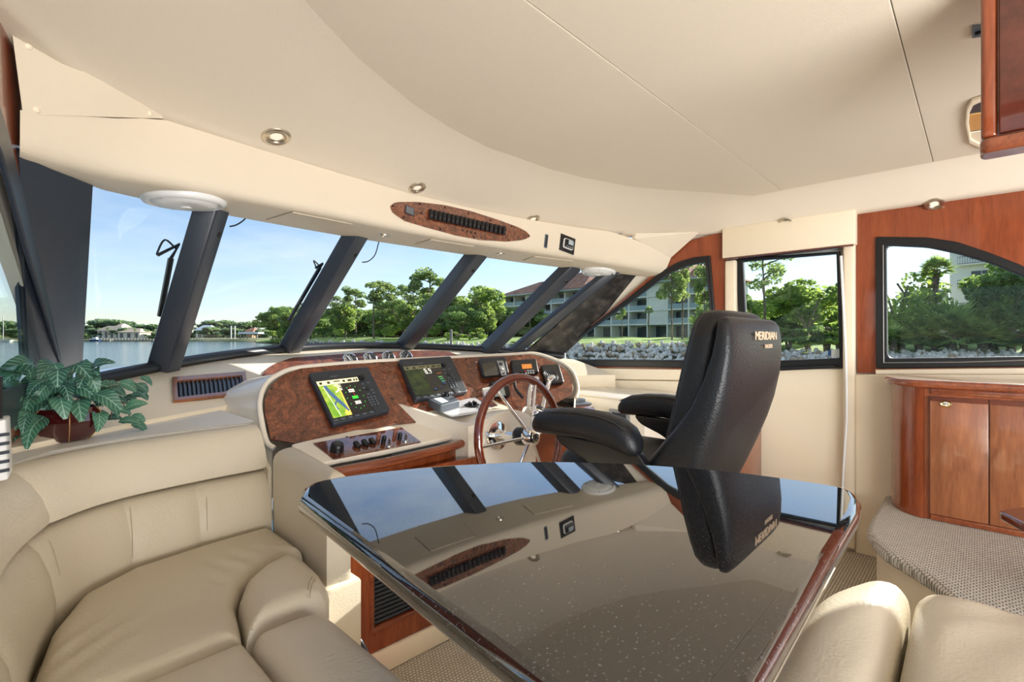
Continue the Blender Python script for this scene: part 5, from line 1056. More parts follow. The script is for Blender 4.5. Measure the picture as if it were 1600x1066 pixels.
for x in (-.014, .014): box('toggle', (x, 0, .012), (.014, .026, .014), M_['bplastic'], js, Mj, bev=.005); box('toggle_tip', (x, .008, .02), (.01, .008, .004), M_['chrome'], js, Mj, bev=.0015)
th = thing('throttle', atZ(835, 655, .80), 'chrome twin-lever engine throttle behind the steering wheel', 'throttle'); Mt = frame(atZ(838, 652, .805), (1, 0, 0), (0, -.25, 1))
lathe('base', [(0, .055), (.03, .052), (.042, .035), (.046, 0), (.046, -.02)], M_['chrome'], th, Mt, n=28)
gl_ = Mt @ V((0, 0, .056)); lathe('badge', [(0, .002), (.022, .0015), (.025, 0)], M_['plastic'], th, frame(Mt @ V((.004, -.012, .053)), (1, 0, 0), (.1, -.5, 1)), n=20)
lathe('side_drum', [(0, .02), (.028, .02), (.03, 0), (.03, -.05)], M_['chrome'], th, frame(Mt @ V((-.05, .01, .03)), (0, 1, 0), (-1, 0, 0)), n=20)
for dx_, lean in ((-.058, 0.02), (.045, .05)):
    q0 = Mt @ V((dx_, .01, .03)); q1 = q0+V((.035+lean, .04, .09)); q2 = q1+V((.035, .0, .06)); tube('lever', spline([q0, q1, q2], 4), .012, M_['chrome'], th, n=10, radii=None); lathe('grip', [(0, .03), (.012, .024), (.016, 0), (.012, -.024), (0, -.03)], M_['chrome'], th, frame(q2, (0, 1, 0), (1, 0, .2)), n=12)
jk = thing('thruster_joystick', atP(907, 631, rp0, rpn), 'grey thruster control block on the right burl pod', 'control'); Mj = frame(atP(907, 632, rp0+rpn*.004, rpn), (1, -.15, 0), rpn)
box('base', (0, 0, .006), (.12, .07, .012), M_['plastic_l'], jk, Mj, bev=.003); box('rocker', (0, .005, .022), (.06, .035, .026), M_['plastic_l'], jk, Mj, bev=.006)
sk = thing('pod_switch', atP(866, 643, rp0, rpn), 'small black rocker switch beside the throttle', 'switch'); Mj = frame(atP(868, 644, rp0+rpn*.004, rpn), (1, 0, 0), rpn); box('bezel', (0, 0, .003), (.06, .04, .006), M_['bplastic'], sk, Mj, bev=.002); box('rocker', (0, 0, .009), (.04, .024, .012), M_['plastic'], sk, Mj, bev=.004)
# ---- steering wheel
wc = V((1.525, 1.39, .785)); Rw = .247
wm = frame(wc, (1, 0, 0), V((0, -1, .12)))
wh = thing('steering_wheel', wc, 'varnished wood steering wheel with six chrome spokes on the cream pod', 'wheel')
bm = bmesh.new(); add_tube(bm, [wm @ V((Rw*math.cos(a), Rw*math.sin(a), 0)) for a in [k*2*PI/64 for k in range(64)]], .0175, 12, closed=True); bo('rim', bm, M_['wheelwood'], wh, True)
for k in range(6):
    a = math.radians(2+60*k); tube('spoke', [wm @ V((.03*math.cos(a), .03*math.sin(a), .045)), wm @ V((.12*math.cos(a), .12*math.sin(a), .026)), wm @ V(((Rw-.008)*math.cos(a), (Rw-.008)*math.sin(a), .003))], .0065, M_['chrome'], wh, n=8)
lathe('hub', [(0, .078), (.026, .078), (.034, .072), (.036, .06), (.036, .03), (.03, .02), (.03, 0), (.03, -.02)], M_['chrome'], wh, wm, n=32)
lathe('hub_cap', [(0, .082), (.020, .081), (.024, .078)], M_['nickel'], wh, wm, n=24)
for k in range(8):
    a = k*PI/4; tube('wheel_emblem', [wm @ V((.003*math.cos(a), .003*math.sin(a), .083)), wm @ V((.015*math.cos(a), .015*math.sin(a), .083))], .0016, M_['bplastic'], wh, n=5)
bm = bmesh.new(); add_tube(bm, [wm @ V((.011*math.cos(k*PI/8), .011*math.sin(k*PI/8), .083)) for k in range(16)], .0014, 5, closed=True); bo('emblem_ring', bm, M_['bplastic'], wh, True)
lathe('column_boot', [(.034, .03), (.038, .01), (.038, -.02), (.03, -.03)], M_['bplastic'], wh, wm, n=24)
lathe('shaft', [(.02, -.02), (.02, -.17)], M_['chrome'], wh, wm, n=20)
lathe('flange', [(.02, -.12), (.03, -.135), (.06, -.14), (.065, -.146), (.065, -.165)], M_['chrome'], wh, wm, n=28)
for k in range(5):
    a = k*2*PI/5+.3; lathe('flange_bolt', [(0, .01), (.006, .009), (.008, 0)], M_['chrome'], wh, wm @ T((.048*math.cos(a), .048*math.sin(a), -.142)), n=10)
# ================================================================= settee, table, helm chair
from mathutils.bvhtree import BVHTree
def bvh_of(objs):
    vs = []; fs = []
    for o in objs:
        k = len(vs); vs += [v.co.copy() for v in o.data.vertices]; fs += [tuple(i+k for i in p.vertices) for p in o.data.polygons]
    return BVHTree.FromPolygons(vs, fs)
def hit(b, px, py):
    r = ray(px, py); h = b.ray_cast(CAM, r.normalized()); n = h[1]
    for dx, dy in ((0, 3), (0, -3), (-3, 0), (3, 0), (0, 7), (0, -7), (-7, 0), (0, 14), (0, -14)):
        if h[0] is not None: break
        r = ray(px+dx, py+dy); h = b.ray_cast(CAM, r.normalized()); n = h[1]
    if h[0] is None: print('MISS', px, py); return atD(px, py, 2.0), V((0, -1, 0))
    return h[0], (n if n.dot(r) < 0 else -n)
plan = resample(spline([(.605, 1.612, 0), (.42, 1.605, 0), (.24, 1.575, 0), (.13, 1.495, 0), (.07, 1.36, 0), (.035, 1.18, 0), (.012, .95, 0), (-.005, .6, 0), (-.015, .2, 0), (-.02, -.3, 0)], 8), 130)
set_ = thing('settee', (.3, .9, 0), 'cream leather wraparound dinette settee around the black table', 'settee')
def nor(i):
    t = (plan[min(i+1, 129)]-plan[max(i-1, 0)]).normalized(); return V((t.y, -t.x, 0))
if nor(10).y < 0:
    _n = nor
    nor = lambda i: -_n(i)
def pidx(x, y): return min(range(130), key=lambda i: (plan[i]-V((x, y, 0))).length)
def band(name, prof, i0, i1, mat, g=.008):
    rows = []
    for i in range(i0, i1+1):
        e = min(i-i0, i1-i); gg = g*(1.0 if e == 0 else .35 if e == 1 else .08 if e == 2 else 0); n = nor(i); rows.append([plan[i]+n*(o+(gg if 0 < k < len(prof)-1 else 0))+V((0, 0, z)) for k, (o, z) in enumerate(prof)])
    return loft(name, rows, mat, set_, smooth=60)
low = [(.03, .50), (.0, .56), (-.006, .63), (.004, .69), (.022, .74), (.040, .764), (.058, .772), (.09, .77)]
upp = [(.09, .775), (.052, .777), (.034, .784), (.032, .80), (.046, .84), (.068, .875), (.092, .898), (.118, .910), (.142, .909), (.166, .898), (.182, .875), (.186, .80)]
cuts = [0, pidx(.414, 1.603), pidx(.24, 1.575), pidx(.085, 1.43), pidx(.03, 1.1), pidx(0, .6), 129]
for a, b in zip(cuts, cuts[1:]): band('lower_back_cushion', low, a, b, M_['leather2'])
cuts = [0, pidx(.125, 1.49), pidx(.01, .8), 129]
for a, b in zip(cuts, cuts[1:]): band('upper_back_cushion', upp, a, b, M_['leather'])
band('back_body', [(.10, 0), (.10, .79), (.175, .80), (.18, .0)], 0, 129, M_['cream'], 0)
hexa('back_end', [(.60, 1.635, 0), (.612, 1.635, 0), (.612, 1.78, 0), (.60, 1.78, 0), (.60, 1.635, .78), (.612, 1.635, .78), (.612, 1.78, .86), (.60, 1.78, .86)], M_['leather2'], set_)
def wr(x, y):
    d1 = math.exp(-((x-.10)**2+(y-1.22)**2)/.006)*.0035*math.sin((x*.8-y)*90)
    d2 = math.exp(-((x-.42)**2+(y-1.36)**2)/.006)*.004*math.sin((x*1.2+y*.4)*90)
    return d1+d2-.006*math.exp(-((x-.25)**2+(y-1.25)**2)/.02)
mainp = [(.595, 1.60), (.42, 1.592), (.24, 1.562), (.135, 1.485), (.08, 1.355), (.045, 1.18), (.03, 1.05), (.2, 1.048), (.338, 1.05), (.355, 1.12), (.372, 1.21), (.41, 1.285), (.46, 1.33), (.52, 1.352), (.595, 1.362)]
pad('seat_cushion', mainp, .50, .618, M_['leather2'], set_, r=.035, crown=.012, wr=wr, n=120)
b1 = [(.346, 1.056), (.36, 1.12), (.378, 1.205), (.415, 1.278), (.465, 1.322), (.52, 1.343), (.562, 1.345), (.568, 1.28), (.562, 1.19), (.545, 1.11), (.52, 1.065), (.49, 1.053), (.42, 1.052)]
pad('bolster_cushion', b1, .49, .632, M_['leather'], set_, r=.05, crown=.008, n=100)
b2 = roundpoly([(.346, 1.045), (.497, 1.045), (.497, -.35), (.346, -.35)], [.02, .07, .02, .02])
pad('bolster_cushion', b2, .49, .622, M_['leather'], set_, r=.045, crown=.008, n=140)
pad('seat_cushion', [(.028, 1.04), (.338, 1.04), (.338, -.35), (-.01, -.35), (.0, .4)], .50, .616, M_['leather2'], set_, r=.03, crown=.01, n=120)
def wr2(x, y): return .0025*math.exp(-((x-1.3)**2)/.06)*math.sin(y*50+x*14)+.002*math.sin((x+y)*44)*math.exp(-((x-1.42)**2+(y-0)**2)/.02)
b3 = roundpoly([(.50, .262), (1.30, .275), (1.475, .20), (1.475, .115), (.50, .108)], [.02, .18, .08, .03, .02])
pad('bolster_cushion', b3, .49, .625, M_['leather'], set_, r=.055, crown=.012, n=140, wr=wr2)
pad('seat_cushion', roundpoly([(.50, .10), (1.49, .108), (1.50, -.45), (.50, -.45)], [.02, .06, .05, .02]), .49, .625, M_['leather'], set_, r=.05, crown=.014, n=140, wr=wr2)
def ext(name, ol, z0, z1, mat, parent, bev=.012, **k): return plate(name, [ol], z1-z0, mat, parent, T((0, 0, z0)), bev=bev, bres=3, **k)
ext('base', [(-.02, 1.6), (.60, 1.6), (.60, 1.22), (.46, 1.22), (.46, .22), (1.43, .22), (1.43, -.4), (-.02, -.4)], 0, .495, M_['cream'], set_)
ext('arm_base', [(.60, 1.63), (.672, 1.63), (.672, 1.19), (.53, 1.19), (.53, 1.22), (.60, 1.30)], 0, .565, M_['cream'], set_)
# end arm: upright padded panel with rolled top
ap = [(.585, 1.205), (.648, 1.198), (.69, 1.56), (.69, 1.62), (.61, 1.625), (.604, 1.4)]
arm = pad('end_arm', ap, .565, .85, M_['leather'], set_, r=.045, crown=.004, n=90, rb=.008)
bB = bvh_of([o for o in set_.children if o.name.startswith('bolster')])
for pts in ([(500, 888), (488, 902), (482, 916), (480, 934)], [(503, 892), (492, 906), (486, 920), (484, 936)]):
    tube('stitching', spline([hit(bB, x, y)[0]+V((0, 0, .001)) for x, y in pts], 4), .0009, M_['seam'], set_, n=5)
bL = bvh_of([o for o in set_.children if o.name.startswith('lower_back')])
for pts in ([(197, 775), (203, 800), (206, 840), (206, 872)], [(318, 748), (322, 780), (323, 830)], [(66, 832), (82, 860), (93, 900)]):
    tube('stitching', spline([hit(bL, x, y)[0]+V((.001, -.0012, .001)) for x, y in pts], 4), .0009, M_['seam'], set_, n=5)
# table
tz = .90
to = [atZ(x, y, tz) for x, y in ((470, 762), (500, 749), (600, 734.5), (720, 724.5), (850, 719.5), (1000, 724), (1150, 736), (1280, 753), (1330, 764), (1346, 780))]
tl = [(p.x, p.y) for p in spline(to, 5)]+[(p.x, p.y) for p in (atZ(1342, 800, tz), atZ(1190, 1066, tz))]+[(.40, .125), (.345, .13), (.318, .16), (.312, .22)]+[(p.x, p.y) for p in (atZ(840, 1066, tz), atZ(650, 921, tz), atZ(466, 778, tz))]
tb = thing('dinette_table', (.68, .5, 0), 'polished black granite dinette table mirroring the windshield, with rounded corners', 'table')
if area2(tl) < 0: tl = tl[::-1]
plate('table_top', [tl], .036, M_['granite'], tb, T((0, 0, tz-.036)), bev=.0165, bres=5, smooth=60)
lathe('pedestal', [(.09, .864), (.06, .84), (.05, .8), (.05, .06), (.09, .03), (.17, .012), (.18, 0)], M_['steel'], tb, T((.66, .48, 0)), n=32)
# ---- helm chair
ch = thing('helm_chair', (1.62, .8, 0), 'black leather helm chair with two padded arms and silver lettering on its back', 'chair')
def sel(n): 
    r = []
    for k in range(40):
        a = 2*PI*k/40; c, s = math.cos(a), math.sin(a); r.append((math.copysign(abs(c)**(2/n), c), math.copysign(abs(s)**(2/n), s)))
    return r
CX = 1.62
def shellrow(z, y0, y1, hw, n=4.5, dz=0):
    return [V((CX+hw*u, (y0+y1)/2+(y1-y0)/2*v, z)) for u, v in sel(n)]
SR = [(.675, .66, .80, .20), (.69, .63, .82, .235), (.72, .605, .82, .25), (.78, .58, .79, .262), (.85, .552, .73, .266), (.93, .523, .665, .266), (1.0, .503, .615, .264), (1.08, .488, .575, .26), (1.15, .482, .552, .253), (1.2, .484, .542, .247), (1.235, .490, .538, .240), (1.252, .500, .534, .228), (1.258, .51, .526, .20)]
loft('back_shell', [shellrow(*r) for r in SR], M_['bleather'], ch, closed=True, caps=True)
CR = [(.74, .66, .70, .20), (.76, .62, .73, .228), (.82, .60, .725, .238), (.90, .575, .708, .242), (.98, .552, .69, .24), (1.06, .535, .672, .236), (1.14, .525, .655, .23), (1.2, .52, .64, .222), (1.245, .52, .628, .208), (1.27, .528, .615, .185), (1.28, .545, .60, .15)]
loft('back_cushion', [shellrow(z, y0, y1, hw, 3.2) for z, y0, y1, hw in CR], M_['bleather'], ch, closed=True, caps=True)
cr2 = [(.80, .655, .738, .165), (.86, .64, .732, .182), (.95, .62, .712, .188), (1.04, .6, .694, .186), (1.12, .59, .676, .18), (1.19, .58, .66, .17), (1.24, .575, .64, .15), (1.265, .58, .615, .11)]
loft('centre_panel', [shellrow(z, y0, y1, hw, 3) for z, y0, y1, hw in cr2], M_['bleather'], ch, closed=True, caps=True)
for s in (-1, 1):
    for u_ in (.93, .885):
        tube('stitching', [V((CX+s*hw*u_, (y0+y1)/2+(y1-y0)/2*(1-u_**3.2)**(1/3.2), z)) for z, y0, y1, hw in CR[1:-1]], .0018, M_['thread'], ch, n=5)
pad('seat', roundpoly([(CX-.235, .66), (CX+.235, .66), (CX+.245, 1.0), (CX+.2, 1.13), (CX-.2, 1.13), (CX-.245, 1.0)], .06), .66, .79, M_['bleather'], ch, r=.05, crown=.02, n=100)
pad('seat_pan', roundpoly([(CX-.2, .66), (CX+.2, .66), (CX+.2, 1.06), (CX-.2, 1.06)], .04), .60, .665, M_['bplastic'], ch, r=.02, crown=0, n=60)
AR = [(1.152, .888, .006, .010), (1.146, .89, .02, .026), (1.128, .897, .034, .040), (1.09, .907, .043, .048), (1.02, .915, .047, .052), (.94, .918, .048, .053), (.86, .912, .05, .053), (.80, .899, .05, .052), (.765, .885, .044, .047), (.745, .874, .03, .034), (.738, .868, .01, .014)]
for s in (-1, 1):
    ax_ = CX+s*.285
    rows = []
    for y, z, hh, hw in AR: rows.append([V((ax_+hw*u, y, z+hh*v)) for u, v in sel(2.5)])
    loft('arm_pad', rows, M_['bleather'], ch, closed=True, caps=True)
    for d in (-.006, .006):
        tube('arm_stitching', [V((ax_-.036+d, y, z+hh*.83)) for y, z, hh, hw in AR[2:-2]], .0017, M_['thread'], ch, n=5)
    pf = roundpoly([(1.07, .872), (1.04, .835), (.94, .80), (.86, .745), (.84, .69), (.70, .69), (.69, .78), (.75, .86)], .025)
    bx = CX+s*.272
    plate('arm_bracket', [pf], .036, M_['bplastic'], ch, Matrix(((0, 0, 1, bx-.018), (1, 0, 0, 0), (0, 1, 0, 0), (0, 0, 0, 1))), bev=.006)
    lathe('pivot_cap', [(0, .006), (.032, .006), (.04, 0)], M_['nickel'], ch, frame(V((bx+s*.019, .78, .74)), (0, 1, 0), (s, 0, 0)), n=24)
tM = frame(V((1.655, .4805, 1.203)), (1, 0, 0), V((0, -1, .02)))
silver = simple('silver_thread', srgb(232, 206, 176), .35, .2)
text('chair_lettering', 'MERIDIAN', .037, silver, ch, tM @ T((0, 0, .0)), th=.0012, sx=1.25)
text('chair_lettering', 'YACHTS', .018, silver, ch, tM @ T((.02, -.032, 0)), th=.0012, sx=1.1)
lathe('pedestal', [(.13, .60), (.13, .585), (.05, .57), (.045, .3), (.06, .28), (.06, .05), (.16, .03), (.18, 0)], M_['chrome'], ch, T((CX, .86, 0)), n=32)
tube('back_lever', [V((CX+.2, .60, .72)), V((CX+.2, .585, .60)), V((CX+.2, .585, .45))], .006, M_['bplastic'], ch, n=6)
# ---- fire extinguisher by the cabinet
fx = V((.765, 1.44, 0)); ex = thing('fire_extinguisher', fx, 'small red fire extinguisher with a white handle standing by the louvred grille', 'extinguisher'); redm = simple('red_paint', srgb(170, 24, 24), .3, coat=.5)
lathe('cylinder', [(0, .0), (.045, .0), (.05, .01), (.05, .19), (.04, .225), (.02, .24), (.016, .255)], redm, ex, T(fx), n=24)
lathe('valve', [(.018, .25), (.018, .275), (.012, .285), (0, .285)], M_['steel'], ex, T(fx), n=16)
hM = T(fx+V((0, 0, .285))) @ Matrix.Rotation(-.5, 4, 'Y')
box('handle', (-.005, 0, .055), (.026, .022, .10), M_['white'], ex, hM, bev=.004); box('trigger', (-.03, 0, .02), (.012, .018, .07), M_['white'], ex, hM @ Matrix.Rotation(-.25, 4, 'Y'), bev=.003)
tube('pull_ring', [hM @ V((.02+.014*math.cos(a), -.012, .055+.014*math.sin(a))) for a in [k*PI/8 for k in range(16)]], .002, M_['steel'], ex, closed=True, n=6)
box('safety_tag', (-.022, -.012, .055), (.03, .003, .012), simple('green_tag', srgb(24, 120, 92), .5), ex, hM, bev=.001)
lathe('pressure_gauge', [(0, .012), (.013, .012), (.016, .008), (.016, 0)], M_['nickel'], ex, frame(fx+V((.018, -.008, .275)), (0, 1, 0), (1, -.5, 0)), n=16)
tube('hose', spline([fx+V((.0, -.015, .275)), fx+V((.02, -.045, .25)), fx+V((.045, -.06, .17)), fx+V((.055, -.06, .08))], 5), .011, M_['bplastic'], ex, n=8)
lathe('nozzle', [(.011, .0), (.015, -.03), (.012, -.032)], M_['bplastic'], ex, T(fx+V((.055, -.06, .08))), n=12)
# ---- potted plant on the shelf
pc = V((.142, 1.825, .917)); pot = thing('potted_plant', pc, 'trailing nerve plant in a dark red glazed bowl on the left shelf', 'plant')
glz = simple('oxblood_glaze', srgb(64, 18, 18), .12, coat=1); gold = simple('gilt_line', srgb(176, 138, 88), .4, .4)
rows = []
for r_, z in ((.045, 0), (.052, .004), (.072, .03), (.080, .055), (.076, .078), (.066, .09), (.060, .088), (.062, .07), (.0, .068)):
    rows.append([pc+V((r_*math.cos(PI/3*k/2+.5)*(1 if k % 2 == 0 else .93), r_*math.sin(PI/3*k/2+.5)*(1 if k % 2 == 0 else .93), z)) for k in range(12)])
loft('bowl', rows, glz, pot, closed=True, smooth=25)
for k in range(6):
    a = PI/3*k+.5; tube('gilt_rib', [pc+V((r_*math.cos(a), r_*math.sin(a), z)) for r_, z in ((.046, .0), (.0525, .004), (.0725, .03), (.0805, .055), (.0765, .078), (.0665, .09))], .0013, gold, pot, n=5)
def veinleaf():
    m = bpy.data.materials.new('veined_leaf'); m.use_nodes = True; t = m.node_tree; b = t.nodes['Principled BSDF']; b.inputs['Roughness'].default_value = .42; L = t.links.new
    tcn = N(t, 'ShaderNodeTexCoord'); sp = N(t, 'ShaderNodeSeparateXYZ'); L(tcn.outputs['Object'], sp.inputs[0])
    ab = N(t, 'ShaderNodeMath', operation='ABSOLUTE'); L(sp.outputs[0], ab.inputs[0])
    mm = N(t, 'ShaderNodeMath', operation='MULTIPLY_ADD'); mm.inputs[1].default_value = -1.1; L(ab.outputs[0], mm.inputs[0]); L(sp.outputs[1], mm.inputs[2])
    sc = N(t, 'ShaderNodeMath', operation='MULTIPLY'); sc.inputs[1].default_value = 105; L(mm.outputs[0], sc.inputs[0])
    fr_n = N(t, 'ShaderNodeMath', operation='FRACT'); L(sc.outputs[0], fr_n.inputs[0])
    pg = N(t, 'ShaderNodeMath', operation='PINGPONG'); pg.inputs[1].default_value = .5; L(fr_n.outputs[0], pg.inputs[0])
    lt = N(t, 'ShaderNodeMath', operation='LESS_THAN'); lt.inputs[1].default_value = .075; L(pg.outputs[0], lt.inputs[0])
    l2_ = N(t, 'ShaderNodeMath', operation='LESS_THAN'); l2_.inputs[1].default_value = .0011; L(ab.outputs[0], l2_.inputs[0])
    mxm = N(t, 'ShaderNodeMath', operation='MAXIMUM'); L(lt.outputs[0], mxm.inputs[0]); L(l2_.outputs[0], mxm.inputs[1])
    nz_ = N(t, 'ShaderNodeTexNoise'); nz_.inputs['Scale'].default_value = 30; oi = N(t, 'ShaderNodeObjectInfo')
    rr_ = N(t, 'ShaderNodeMixRGB'); rr_.inputs[1].default_value = srgb(30, 74, 62); rr_.inputs[2].default_value = srgb(66, 116, 88); L(oi.outputs['Random'], rr_.inputs[0])
    mc = N(t, 'ShaderNodeMixRGB'); mc.inputs[2].default_value = srgb(150, 190, 170); mf = N(t, 'ShaderNodeMath', operation='MULTIPLY'); mf.inputs[1].default_value = .6
    L(mxm.outputs[0], mf.inputs[0]); L(mf.outputs[0], mc.inputs[0]); L(rr_.outputs[0], mc.inputs[1]); L(mc.outputs[0], b.inputs['Base Color']); return m
lm = veinleaf(); lms = []
for v_ in range(3):
    rows = []
    ln = .062; wd = (.021, .018, .023)[v_]
    for i in range(9):
        t_ = i/8; w = wd*math.sin(PI*min(t_*.93+.03, 1))**.75*(1.1-.35*t_); zc_ = .012*math.sin(PI*t_)-(.012+.006*v_)*t_*t_
        rows.append([(w*u, ln*t_, zc_-abs(u)*w*(-.25)+(.0015*math.sin(i*2.2) if abs(u) == 1 else 0)) for u in (-1, -.5, 0, .5, 1)])
    vs = [p for r in rows for p in r]; fs = [(i*5+k, i*5+k+1, i*5+k+6, i*5+k+5) for i in range(8) for k in range(4)]
    me = bpy.data.meshes.new('leaf'); me.from_pydata(vs, [], fs); me.materials.append(lm)
    for p_ in me.polygons: p_.use_smooth = True
    lms.append(me)
rl = random.Random(12)
def leaf(p, d, up, s):
    o = bpy.data.objects.new('leaf', lms[rl.randrange(3)]); COL.objects.link(o); y = V(d).normalized(); z = V(up); z = (z-y*z.dot(y)).normalized(); x = y.cross(z)
    m = Matrix((x, y, z)).transposed().to_4x4(); m.translation = p; o.parent = pot; o.matrix_parent_inverse = pot.matrix_basis.inverted(); o.matrix_basis = m @ Matrix.Scale(s, 4)
spots = [(18, 600), (40, 585), (60, 578), (30, 615), (15, 640), (48, 600), (70, 590), (88, 578), (55, 570), (75, 605), (95, 598), (110, 590), (60, 620), (35, 632), (80, 630), (22, 655), (50, 648), (100, 612), (120, 605), (128, 590), (138, 578), (146, 588), (135, 612), (108, 628), (125, 630), (45, 668), (62, 660), (28, 680), (70, 648), (150, 612), (160, 600), (142, 600), (155, 625), (112, 575), (82, 565), (30, 592), (10, 620), (40, 612), (66, 632), (26, 700), (90, 618), (132, 640), (148, 640)]
trail = [(172, 606), (185, 598), (198, 606), (205, 618), (213, 600), (192, 622), (180, 640), (165, 655), (185, 660), (205, 650), (196, 640), (170, 626), (205, 664), (215, 612), (218, 590)]
for x, y in spots+spots[:40]:
    yy_ = 1.80+rl.uniform(-.10, .08); x += rl.uniform(-5, 5); y += rl.uniform(-5, 5); p = atY(x, y, yy_); away = V((p.x-pc.x, p.y-pc.y, 0)); d = away*4+V((rl.uniform(-.5, .5), rl.uniform(-.6, .1), rl.uniform(-.9, .3))); leaf(p, d, V((rl.uniform(-.4, .4), -.7, .9)), rl.uniform(.8, 1.3))
for x, y in trail: p = atY(x, y, 1.84+rl.uniform(-.06, .06)); leaf(p, V((.7, -.2, rl.uniform(-.8, .3))), V((rl.uniform(-.5, .3), -.8, .7)), rl.uniform(.6, .85))
stm = simple('plant_stem', srgb(92, 84, 60), .6)
for pts in ([(120, 625), (150, 608), (185, 603), (210, 605)], [(130, 622), (165, 612), (190, 628), (205, 655)], [(125, 625), (160, 618), (175, 635), (172, 655)], [(90, 625), (60, 600), (40, 590)], [(95, 622), (100, 590), (135, 575), (138, 566)], [(85, 628), (40, 640), (25, 690)]):
    tube('stem', spline([atY(x, y, 1.83-.01*i) for i, (x, y) in enumerate(pts)], 4), .0016, stm, pot, n=5)
lathe('soil', [(0, .07), (.06, .07)], simple('soil', srgb(40, 30, 24), .95), pot, T(pc), n=12)
rc_ = thing('white_receiver', (-.02, 1.44, .914), 'white louvred plastic unit with a black aerial at the left picture edge', 'device')
hexa('case', [(-.10, 1.38, .912), (.022, 1.42, .912), (.03, 1.50, .912), (-.09, 1.50, .912), (-.10, 1.39, 1.02), (.018, 1.42, 1.035), (.026, 1.50, 1.035), (-.09, 1.50, 1.02)], M_['white'], rc_, .005)
for k in range(5): hexa('louvre', [(-.02, 1.402, .93+k*.018), (.0235, 1.416, .93+k*.018), (.0235, 1.422, .93+k*.018), (-.02, 1.41, .93+k*.018), (-.02, 1.402, .936+k*.018), (.0235, 1.416, .936+k*.018), (.0235, 1.422, .936+k*.018), (-.02, 1.41, .936+k*.018)], M_['plastic'], rc_)
tube('aerial', [V((.0085, 1.45, 1.03)), V((.0085, 1.45, 1.12))], .006, M_['bplastic'], rc_, n=8)
# ================================================================= starboard steps and cabinets
po = [(3.318, .37), (2.75, .37), (2.58, .335), (2.46, .28), (2.37, .20), (2.27, .12), (2.13, .055), (1.97, .01), (1.84, -.09), (1.76, -.25), (1.72, -.6), (1.72, -1.6), (3.318, -1.6)]
po2 = [(p.x, p.y) for p in spline([V((x, y, 0)) for x, y in po[:-1]], 4)]+[po[-1]]
stp = thing('carpeted_landing', (2.5, -.4, 0), 'carpeted landing with a curved edge before the cherry cabinet', 'landing')
ol = po2 if area2(po2) > 0 else po2[::-1]
plate('carpet', [ol], .055, M_['carpet2'], stp, T((0, 0, .295)), bev=.022, bres=4, smooth=60)
io = inset(ol, .035); plate('riser', [io], .295, M_['cream'], stp, T((0, 0, .001)))
cbt = thing('starboard_cabinet', (3.17, -.5, .35), 'cherry cabinet with a rounded end column and two doors under the arched window', 'cabinet')
q = [(3.32, .33), (3.20, .33), (3.12, .315), (3.05, .275), (3.012, .225), (3.0, .19)]
qs = [(p.x, p.y) for p in spline([V((x, y, 0)) for x, y in q], 5)]
loft('rounded_column', [[V((x, y, .352)) for x, y in qs], [V((x, y, .965)) for x, y in qs]], M_['cherry'], cbt, smooth=60)
hexa('carcass', [(3.012, .19, .352), (3.32, .19, .352), (3.32, -1.5, .352), (3.012, -1.5, .352), (3.012, .19, .96), (3.32, .19, .96), (3.32, -1.5, .96), (3.012, -1.5, .96)], M_['cherry'], cbt)
co = [(3.32, .36), (3.2, .358), (3.10, .345), (3.02, .30), (2.975, .235), (2.965, .17), (2.965, -1.5), (3.32, -1.5)]
cs = [(p.x, p.y) for p in spline([V((x, y, 0)) for x, y in co[:6]], 5)]+co[6:]
cs = cs if area2(cs) > 0 else cs[::-1]
plate('counter_top', [cs], .035, M_['cherry_h'], cbt, T((0, 0, .965)), bev=.012, bres=4, smooth=60)
hexa('top_rail', [(3.0, .165, .935), (3.02, .165, .935), (3.02, -1.5, .935), (3.0, -1.5, .935), (3.0, .165, .963), (3.02, .165, .963), (3.02, -1.5, .963), (3.0, -1.5, .963)], M_['cherry_h'], cbt, .003)
hexa('plinth', [(2.998, .165, .352), (3.02, .165, .352), (3.02, -1.5, .352), (2.998, -1.5, .352), (2.998, .165, .378), (3.02, .165, .378), (3.02, -1.5, .378), (2.998, -1.5, .378)], M_['cherry_h'], cbt, .002)
for y0, y1 in ((.168, -.028), (-.032, -.45), (-.455, -.9)):
    d = hexa('door', [(2.996, y0, .38), (3.013, y0, .38), (3.013, y1, .38), (2.996, y1, .38), (2.996, y0, .925), (3.013, y0, .925), (3.013, y1, .925), (2.996, y1, .925)], M_['cherry_door'], cbt, .003)
    if y0 > 0:
        kp = atX(1478, 631.5, 2.996); Mk = frame(kp, (0, -1, 0), (-1, 0, 0)); lathe('knob', [(.013, 0), (.016, .003), (.013, .007), (.009, .005)], M_['brass'], d, Mk, n=20, sx=1.35); lathe('knob_button', [(0, .008), (.009, .007), (.0095, .003)], M_['chrome'], d, Mk, n=16, sx=1.3)
    hexa('door_edge', [(2.994, y0, .905), (2.998, y0, .905), (2.998, y1, .905), (2.994, y1, .905), (2.994, y0, .925), (2.998, y0, .925), (2.998, y1, .925), (2.994, y1, .925)], M_['darkwood'], d)
st_ = thing('wood_side_table', (2.4, -.25, .35), 'dark varnished table corner at the right picture edge before the cabinet', 'table')
sp_ = [atZ(x, y, .64) for x, y in ((1556, 797), (1600, 792), (1680, 786))]; a, b, c = sp_
so_ = [(a.x, a.y), (b.x+.0, b.y), (2.62, -.12), (2.62, -.5), (2.2, -.5), (atZ(1600, 820, .64).x, atZ(1600, 820, .64).y)]
so_ = roundpoly(so_, [.03, .0, .04, .04, .04, .02]); so_ = so_ if area2(so_) > 0 else so_[::-1]
